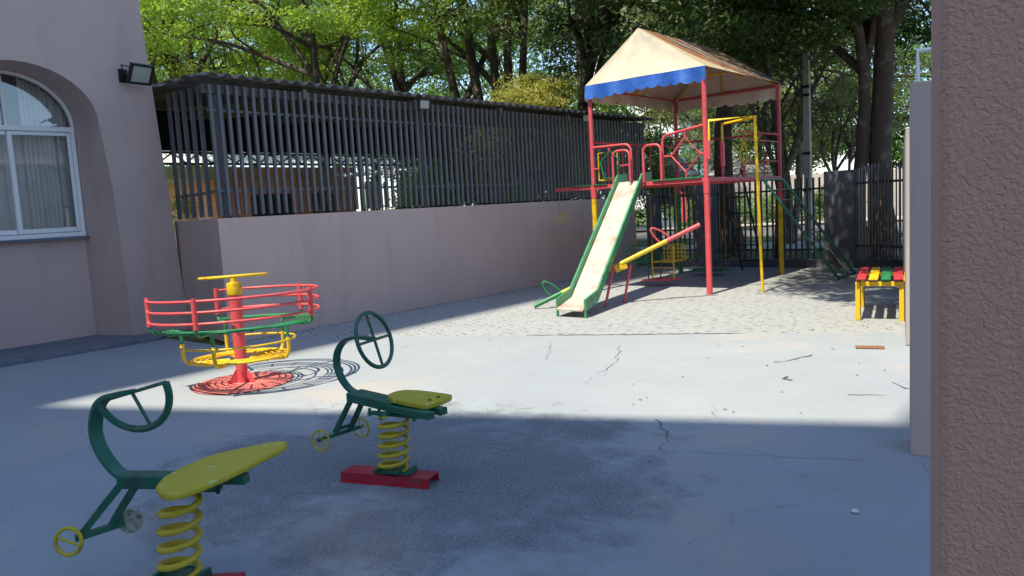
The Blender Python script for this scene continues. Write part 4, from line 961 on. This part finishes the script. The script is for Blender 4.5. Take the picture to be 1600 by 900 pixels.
for z, c in ((.62, 'bench_red'), (.76, 'green')):
    m = MB(); P = [bp_(W+.012+(z-.457)*.18, -.06+Ln*k/10, z) for k in range(11)]; flat(m, P, .10, .02, (bs*.17+Vector((0, 0, 1)))); m.build('back_slat', M[c], t, bevel=.003)

# small things on the floor
o = MB().prism([(-2.14, 7.68), (-1.90, 7.76), (-1.94, 7.88), (-2.18, 7.80)], .003, .012).build('drain_cover', M['rust'], bevel=.002); tag(o, 'rusty orange plate set in the sunlit concrete near the right wall', 'drain cover')
tag(MB().lathe([(0, 0), (.016, .002), (.02, .008), (.012, .016), (0, .018)], (-1.05, 3.73, .0), 9).build('white_pebble', M['white'], smooth=60), 'tiny white pebble lying on the shaded floor at right', 'pebble')
rnd = random.Random(3); m = MB()
for k in range(26):
    x = rnd.uniform(-3.6, -1.6); y = rnd.uniform(4.8, 9.5); a = rnd.uniform(0, 6.3); l = rnd.uniform(.012, .03)
    m.add([(x, y, .005), (x+l*math.cos(a), y+l*math.sin(a), .012), (x+l*1.6*math.cos(a+.35), y+l*1.6*math.sin(a+.35), .005), (x+l*math.cos(a+.7), y+l*math.sin(a+.7), .006)], [(0, 1, 2, 3)])
for k in range(110):
    if k < 60: x = -8.97+abs(rnd.gauss(0, .10)); y = rnd.uniform(5.4, 15.4)
    else: x = rnd.uniform(-8.5, -3.5); y = 15.52-abs(rnd.gauss(0, .12))
    a = rnd.uniform(0, 6.3); l = rnd.uniform(.015, .035)
    m.add([(x, y, .005), (x+l*math.cos(a), y+l*math.sin(a), .014), (x+l*1.6*math.cos(a+.35), y+l*1.6*math.sin(a+.35), .005), (x+l*math.cos(a+.7), y+l*math.sin(a+.7), .006)], [(0, 1, 2, 3)])
tag(m.build('leaf_litter', M['rust']), 'dry leaves scattered on the floor and along the wall feet', 'leaf litter', kind='stuff')
o = MB(); o.add(*ribbon([(-1.62, 6.42), (-1.50, 6.50), (-1.38, 6.38), (-1.45, 6.28)], .02, .008, .03, 9)); 

# ------------------------------------------------------------------ street background
c = az_pt(1268, 20.5)
t = thing('utility_pole', 'pale concrete utility pole rising behind the railing', 'pole', c)
m = MB(); m.add([(c[0]+sx*w_, c[1]+sy*w_, z) for z, w_ in ((0, .085), (5.6, .065)) for sx, sy in ((-1, -1), (1, -1), (1, 1), (-1, 1))], [(0, 1, 5, 4), (1, 2, 6, 5), (2, 3, 7, 6), (3, 0, 4, 7), (4, 5, 6, 7)]); m.build('shaft', M['pole'], t, bevel=.01)
m = MB()
for z in (1.5, 2.4, 3.8, 4.0): m.box((c[0]-.095, c[1]-.10, z), (c[0]+.095, c[1]-.07, z+.07))
m.build('bands', M['black'], t)
a = az_pt(1120, 44); b = az_pt(1460, 46); 
def wall_between(name, a, b, h, th, m, label, cat='wall', z0=0):
    a = Vector((a[0], a[1], 0)); b = Vector((b[0], b[1], 0)); d = (b-a).normalized(); s = Vector((-d.y, d.x, 0))*th
    P = [a, b, b+s, a+s]; return tag(MB().prism([(p.x, p.y) for p in P], z0, h).build(name, m), label, cat)
M['pinkwall'] = mat('pinkish_plaster', (.52, .45, .40), .9, noise=(.8, .4, .7), col2=(.45, .39, .35))
wall_between('street_wall', az_pt(1090, 41), az_pt(1480, 42), 2.3, .2, M['pinkwall'], 'long pinkish street wall across the road')
def house(name, label, px0, px1, D, h, rh, wm, rm, dep=7):
    a = Vector(az_pt(px0, D)); b = Vector(az_pt(px1, D)); t = thing(name, label, 'house', tuple((a+b)/2)); d = (b-a).normalized(); s = Vector((-d.y, d.x, 0))*dep
    P = [a, b, b+s, a+s]; MB().prism([(p.x, p.y) for p in P], 0, h).build('wall', wm, t)
    e = .4; A = a-d*e-s*(e/dep); B = b+d*e-s*(e/dep); C_ = b+d*e+s*(1+e/dep); D_ = a-d*e+s*(1+e/dep); z = Vector((0, 0, h+.002)); R_ = Vector((0, 0, h+rh)); m1 = (A+D_)/2; m2 = (B+C_)/2
    MB().add([A+z, B+z, C_+z, D_+z, m1+d*2+R_, m2-d*2+R_], [(0, 1, 5, 4), (1, 2, 5), (2, 3, 4, 5), (3, 0, 4), (3, 2, 1, 0)]).build('roof', rm, t)
    k = max(2, int((b-a).length/2.6))
    for i in range(k):
        q = a.lerp(b, (i+.35)/k)-s*(.03/dep); r_ = q+d*1.1; MB().prism([(q.x, q.y), (r_.x, r_.y), ((r_+s*(.06/dep)).x, (r_+s*(.06/dep)).y), ((q+s*(.06/dep)).x, (q+s*(.06/dep)).y)], 1.0, 2.1).build('window', M['dark_interior'], t)
    return t
M['tile'] = mat('grey_roof', (.22, .22, .23), .8, noise=(3, .4, .6), col2=(.30, .30, .30))
house('white_house', 'low white house with grey roof across the road', 1120, 1215, 48, 2.7, 1.3, M['white'], M['tile'])
house('white_cottage', 'small white cottage seen between the wall end and the fence pillar', 1020, 1088, 40, 2.6, 1.2, M['white'], M['tile'])
o = wall_between('red_sign', az_pt(1070, 33), az_pt(1078, 33), 2.1, .12, M['red'], 'narrow red sign board standing by the street', 'sign', .5)
# far high rise between the crowns
a = az_pt(1035, 120); t = thing('high_rise', 'pale high rise showing between the tree crowns', 'building', (a[0], a[1], 0))
MB().box((a[0]-7, a[1]-6, 0), (a[0]+7, a[1]+6, 46)).build('wall', M['white'], t)
m = MB()
for k in range(14): m.box((a[0]+7.01, a[1]-5, 3+3*k), (a[0]+7.06, a[1]+5, 4.3+3*k)); m.box((a[0]-6, a[1]-6.06, 3+3*k), (a[0]+6, a[1]-6.01, 4.3+3*k))
m.build('window', M['tile'], t)

# ------------------------------------------------------------------ trees
def leaves(name, cl, n_per, size, mt, parent, seed, flatz=.55, upb=.9):
    rg = np.random.default_rng(seed); cl = np.asarray(cl, float)       # rows x,y,z,r
    K = len(cl); n = K*n_per; idx = np.repeat(np.arange(K), n_per)
    dirs = rg.normal(size=(n, 3)); dirs /= np.linalg.norm(dirs, axis=1)[:, None]
    rad = rg.uniform(0, 1, n)**.5
    pos = cl[idx, :3] + dirs*(cl[idx, 3]*rad)[:, None]*np.array((1, 1, flatz))
    nn = rg.normal(size=(n, 3))*.6 + np.array((0, -.5, upb*.7)); nn /= np.linalg.norm(nn, axis=1)[:, None]
    a = np.cross(nn, rg.normal(size=(n, 3))); a /= np.linalg.norm(a, axis=1)[:, None]; b = np.cross(nn, a)
    L = size*rg.uniform(.6, 1.3, n)[:, None]; Wd = L*.36
    V = np.empty((n, 4, 3)); V[:, 0] = pos-a*L*.5; V[:, 1] = pos+b*Wd*.5-a*L*.05; V[:, 2] = pos+a*L*.5; V[:, 3] = pos-b*Wd*.5-a*L*.05
    off = np.zeros(3); p = parent
    while p is not None: off += np.array(p.location); p = p.parent
    V = (V-off).reshape(-1, 3).astype(np.float32)
    me = bpy.data.meshes.new(name); me.vertices.add(4*n); me.vertices.foreach_set('co', V.ravel())
    me.loops.add(4*n); me.loops.foreach_set('vertex_index', np.arange(4*n, dtype=np.int32))
    me.polygons.add(n); me.polygons.foreach_set('loop_start', np.arange(0, 4*n, 4, dtype=np.int32)); me.polygons.foreach_set('loop_total', np.full(n, 4, dtype=np.int32))
    me.update(); me.materials.append(mt); o = bpy.data.objects.new(name, me); COL.objects.link(o); o.parent = parent; return o
def tree(name, label, base, crown, R, trunks, ncl, npl, clr, leaf, mt, bark, seed, group='trees', fork=2.5, shell=.45, flatz=.45, zcut=None, nlimb=8, lr=.10):
    rnd = random.Random(seed); t = thing(name, label, 'tree', base, group); c = Vector(crown)
    cl = []
    while len(cl) < ncl:
        v = Vector((rnd.gauss(0, 1), rnd.gauss(0, 1), rnd.gauss(0, 1))).normalized()*(rnd.uniform(shell**3, 1)**(1/3))
        p = Vector((c.x+v.x*R[0], c.y+v.y*R[1], c.z+v.z*R[2]))
        if zcut and p.z < zcut: continue
        cl.append((p.x, p.y, p.z, clr*rnd.uniform(.6, 1.25)))
    m = MB()
    forks = []
    for (off, r0, top) in trunks:                         # trunk from base+off to top
        a = Vector(base)+Vector((off[0], off[1], 0)); b = Vector(top); P = []
        for k in range(9):
            s = k/8; p = a.lerp(b, s); j = math.sin(PI*s)*.25; P.append(p+Vector((math.sin(seed+3*s)*j, math.cos(seed*2+4*s)*j, 0)))
        rr = [r0*(1.35 if k == 0 else 1.0)*(1-.5*k/8) for k in range(9)]; m.tube(P, rr, 12); forks.append((P, rr))
    for k in range(nlimb):
        P0, rr = forks[k % len(forks)]; i0 = rnd.randint(4, 8); st = P0[i0]; tgt = cl[rnd.randrange(len(cl))]; tg = Vector(tgt[:3])
        mid = st.lerp(tg, .5)+Vector((rnd.uniform(-.5, .5), rnd.uniform(-.5, .5), rnd.uniform(.1, .8)))
        P = smooth_path([st, st.lerp(mid, .5)+Vector((rnd.uniform(-.2, .2), rnd.uniform(-.2, .2), .1)), mid, tg], 4); r0 = min(rr[i0]*.75, lr*1.6)
        m.tube(P, [r0*(1-.85*i/(len(P)-1))+.012 for i in range(len(P))], 7)
        near = sorted(cl, key=lambda q: (Vector(q[:3])-mid).length)[:9]
        for q in rnd.sample(near, min(5, len(near))):
            s0 = P[rnd.randint(len(P)//3, len(P)-2)]; e = Vector(q[:3]); md = s0.lerp(e, .5)+Vector((rnd.uniform(-.3, .3), rnd.uniform(-.3, .3), rnd.uniform(-.1, .3)))
            Q = smooth_path([s0, md, e], 3); m.tube(Q, [r0*.38*(1-.8*i/(len(Q)-1))+.008 for i in range(len(Q))], 5)
    m.build('trunk', bark, t, smooth=60)
    leaves('crown', cl, npl, leaf, mt, t, seed, flatz)
    return t
LB, LM, LD, LO, LL = M['leaf_bright'], M['leaf_mid'], M['leaf_dark'], M['leaf_olive'], M['leaf_lime']
M['brownbark'] = mat('patchy_brown_bark', (.10, .065, .05), .95, noise=(4, .56, .66), col2=(.17, .14, .11), bump=(14, .9, .03))
BK, RB, PB, BR = M['bark'], M['redbark'], M['palebark'], M['brownbark']
def T(name, label, px, D, cz, R, tr, ncl, npl, clr, leaf, mt, bark, seed, cpx=None, cD=None, top=None, **k):
    b = az_pt(px, D); c = az_pt(cpx or px, cD or D, cz)
    trk = []
    for (ox, r0, tpx, tz) in tr:
        q = az_pt(tpx, D, tz); trk.append(((ox*R0[0], ox*R0[1]), r0, q))
    return tree(name, label, b, c, R, trk, ncl, npl, clr, leaf, mt, bark, seed, **k)
T('spreading_tree', 'spreading fresh green tree above the left end of the corrugated roof', 300, 27, 8.6, (6.5, 6.5, 3.2), [(0, .24, 330, 7.0)], 170, 270, .82, .16, LB, BK, 11, nlimb=14, shell=.3)
T('spreading_tree', 'bright green tree over the carport roof, second from left', 500, 24, 8.0, (4.6, 4.6, 2.6), [(0, .2, 520, 6.5)], 130, 270, .75, .15, LB, BK, 12, nlimb=10, shell=.3)
T('umbrella_tree', 'tall tree with fan of dark stems behind the middle of the bar screen', 790, 25, 9.8, (6.2, 5.5, 3.2), [(-.4, .2, 700, 9.0), (-.1, .22, 745, 9.6), (.1, .2, 790, 9.8), (.25, .2, 820, 9.5), (.4, .18, 850, 9)], 150, 270, .85, .16, LB, BK, 13, nlimb=16, shell=.3)
T('leafy_tree', 'mid green tree filling the sky between the fanned stems and the left canopy', 640, 30, 9.2, (5.5, 5, 3.6), [(0, .25, 650, 8)], 90, 260, .95, .17, LM, BK, 14, nlimb=12)
T('lime_shrub', 'pale lime feathery shrub just over the bar screen roof line', 845, 21, 4.3, (1.15, 1.2, .6), [(0, .07, 845, 3.6)], 24, 380, .55, .11, LL, BK, 15, nlimb=8, lr=.03)
T('leafy_tree', 'dark tree left of the canvas roofed tower', 935, 22, 8.2, (3.8, 3.8, 3.6), [(0, .22, 945, 7)], 80, 420, 1.1, .15, LD, BK, 16, nlimb=12)
T('red_trunk_tree', 'dense tree with straight reddish trunk right behind the play tower', 1152, 19.2, 7.6, (5.2, 4.2, 3.7), [(0, .25, 1150, 8.0)], 170, 480, 1.1, .15, LD, RB, 17, nlimb=14, cD=17.2, zcut=4.3)
T('twin_trunk_tree', 'huge dark tree with thick twin trunks behind the right gate', 1378, 18.8, 8.0, (6.2, 3.6, 3.7), [(.12, .27, 1358, 9.4), (-.38, .17, 1330, 6.4)], 190, 480, 1.15, .15, LD, BR, 18, nlimb=16, cD=20.2, zcut=4.7)
T('thin_trunk_tree', 'thin dark trunked tree beside the rear red post', 1222, 18.2, 7.6, (2.6, 2.6, 2.2), [(0, .11, 1190, 6.6)], 50, 420, .9, .13, LD, BK, 19, nlimb=8, lr=.06)
T('twisted_tree', 'small twisted pale branched tree left of the utility pole', 1235, 24, 4.9, (3.0, 2.6, 2.0), [(0, .13, 1225, 4.2), (.1, .12, 1262, 4.6), (-.1, .1, 1200, 3.9)], 46, 230, .85, .13, LO, PB, 20, nlimb=16, lr=.07)
T('pale_branch_shrub', 'bare pale branched shrub between the pole and the thick twin trunks', 1325, 25, 3.6, (1.6, 1.6, 1.3), [(0, .07, 1310, 3.2), (.05, .06, 1345, 3)], 22, 200, .7, .12, LO, PB, 21, nlimb=12, lr=.04)
# screen of farther trees
labs = ['far round green tree behind the salmon house', 'far tree at left over the house roof', 'far mid green tree behind the bar screen', 'far olive tree seen above the bars left of the tower', 'far olive tree directly behind the canvas roof', 'far pale olive tree right of the red trunk', 'far olive tree behind the utility pole', 'far tree behind the thick twin trunks', 'far right tree between trunk and right wall', 'far low tree across the road at right of the red trunk']
for i, (px, D, cz, R, mt, ncl) in enumerate([(180, 40, 9, (6, 6, 4.5), LM, 50), (420, 42, 9, (7, 6, 5), LM, 60), (600, 44, 8.5, (7, 6, 5.5), LM, 60), (820, 38, 6.5, (6, 5, 5), LM, 60), (960, 40, 7, (6.5, 5, 6), LO, 70), (1120, 52, 7.5, (7, 5, 6), LM, 60), (1250, 50, 8, (7, 5, 5.5), LO, 75), (1370, 48, 8, (6.5, 5, 6), LM, 60), (1470, 46, 8, (6, 5, 6), LM, 50), (1185, 58, 9, (7, 5, 5.5), LO, 60)]):
    T('background_tree', labs[i], px, D, cz, R, [(0, .3, px+10, cz)], ncl, 330, 1.7, .26, mt, BK, 40+i, group='far trees', nlimb=8, shell=.5, flatz=.6)
# shrubs behind the carport bars and lit tree at the far left gap
T('garden_tree', 'sunlit green garden tree left of the brick pier, through the bars', 290, 26, 2.3, (1.7, 1.7, 1.5), [(0, .08, 290, 2)], 34, 350, .7, .12, LB, BK, 60, nlimb=6, lr=.04)
for i, (px, D, cz, R, mt) in enumerate([(680, 29, 2.2, (1.6, 1.6, 1.7), LD), (740, 24, 2.4, (1.8, 1.8, 1.8), LM), (790, 24, 2.5, (2.6, 2.2, 1.9), LD), (880, 25, 2.4, (2.6, 2, 1.9), LM), (965, 26, 2.4, (2.4, 2, 1.9), LD)]):
    T('garden_shrub', 'dense %s shrub behind the vertical bars, %s' % (('dark', 'green', 'dark', 'green', 'dark')[i], ('next to the white gate', 'second from the white gate', 'below the lime shrub', 'left of the gym ring', 'behind the pentagon panel')[i]), px, D, cz, R, [(0, .07, px, 2)], 40, 330, .85, .14, mt, BK, 70+i, group='shrubs behind the bar screen', nlimb=5, lr=.04, flatz=.7)
for i, (px, D, w_) in enumerate([(1100, 34, 2.2), (1160, 38.6, 2.2), (1225, 38.8, 1.6), (1300, 30, .9)]):
    T('verge_bush', ('low bush on the verge behind the yellow swing seat', 'low bush across the road behind the rear ladder', 'low bush in front of the pinkish street wall', 'small bush on the verge left of the wide pillar')[i], px, D, .8, (w_, 1, .6), [(0, .04, px, .6)], 18, 260, .55, .12, LM, BK, 80+i, group='bushes on the street verge', nlimb=3, lr=.03, flatz=.8)
# tree whose crown hangs over the right part of the yard (trunk beyond the right wall)
tree('overhanging_tree', 'broad tree beyond the right wall whose crown shades the far yard', (1.8, 10.4, 0), (-1.6, 9.7, 9.1), (3.5, 3.5, 1.3), [((0, 0), .28, (-.4, 9.6, 8.0))], 130, 360, .75, .16, LD, BK, 91, nlimb=12, shell=.1)
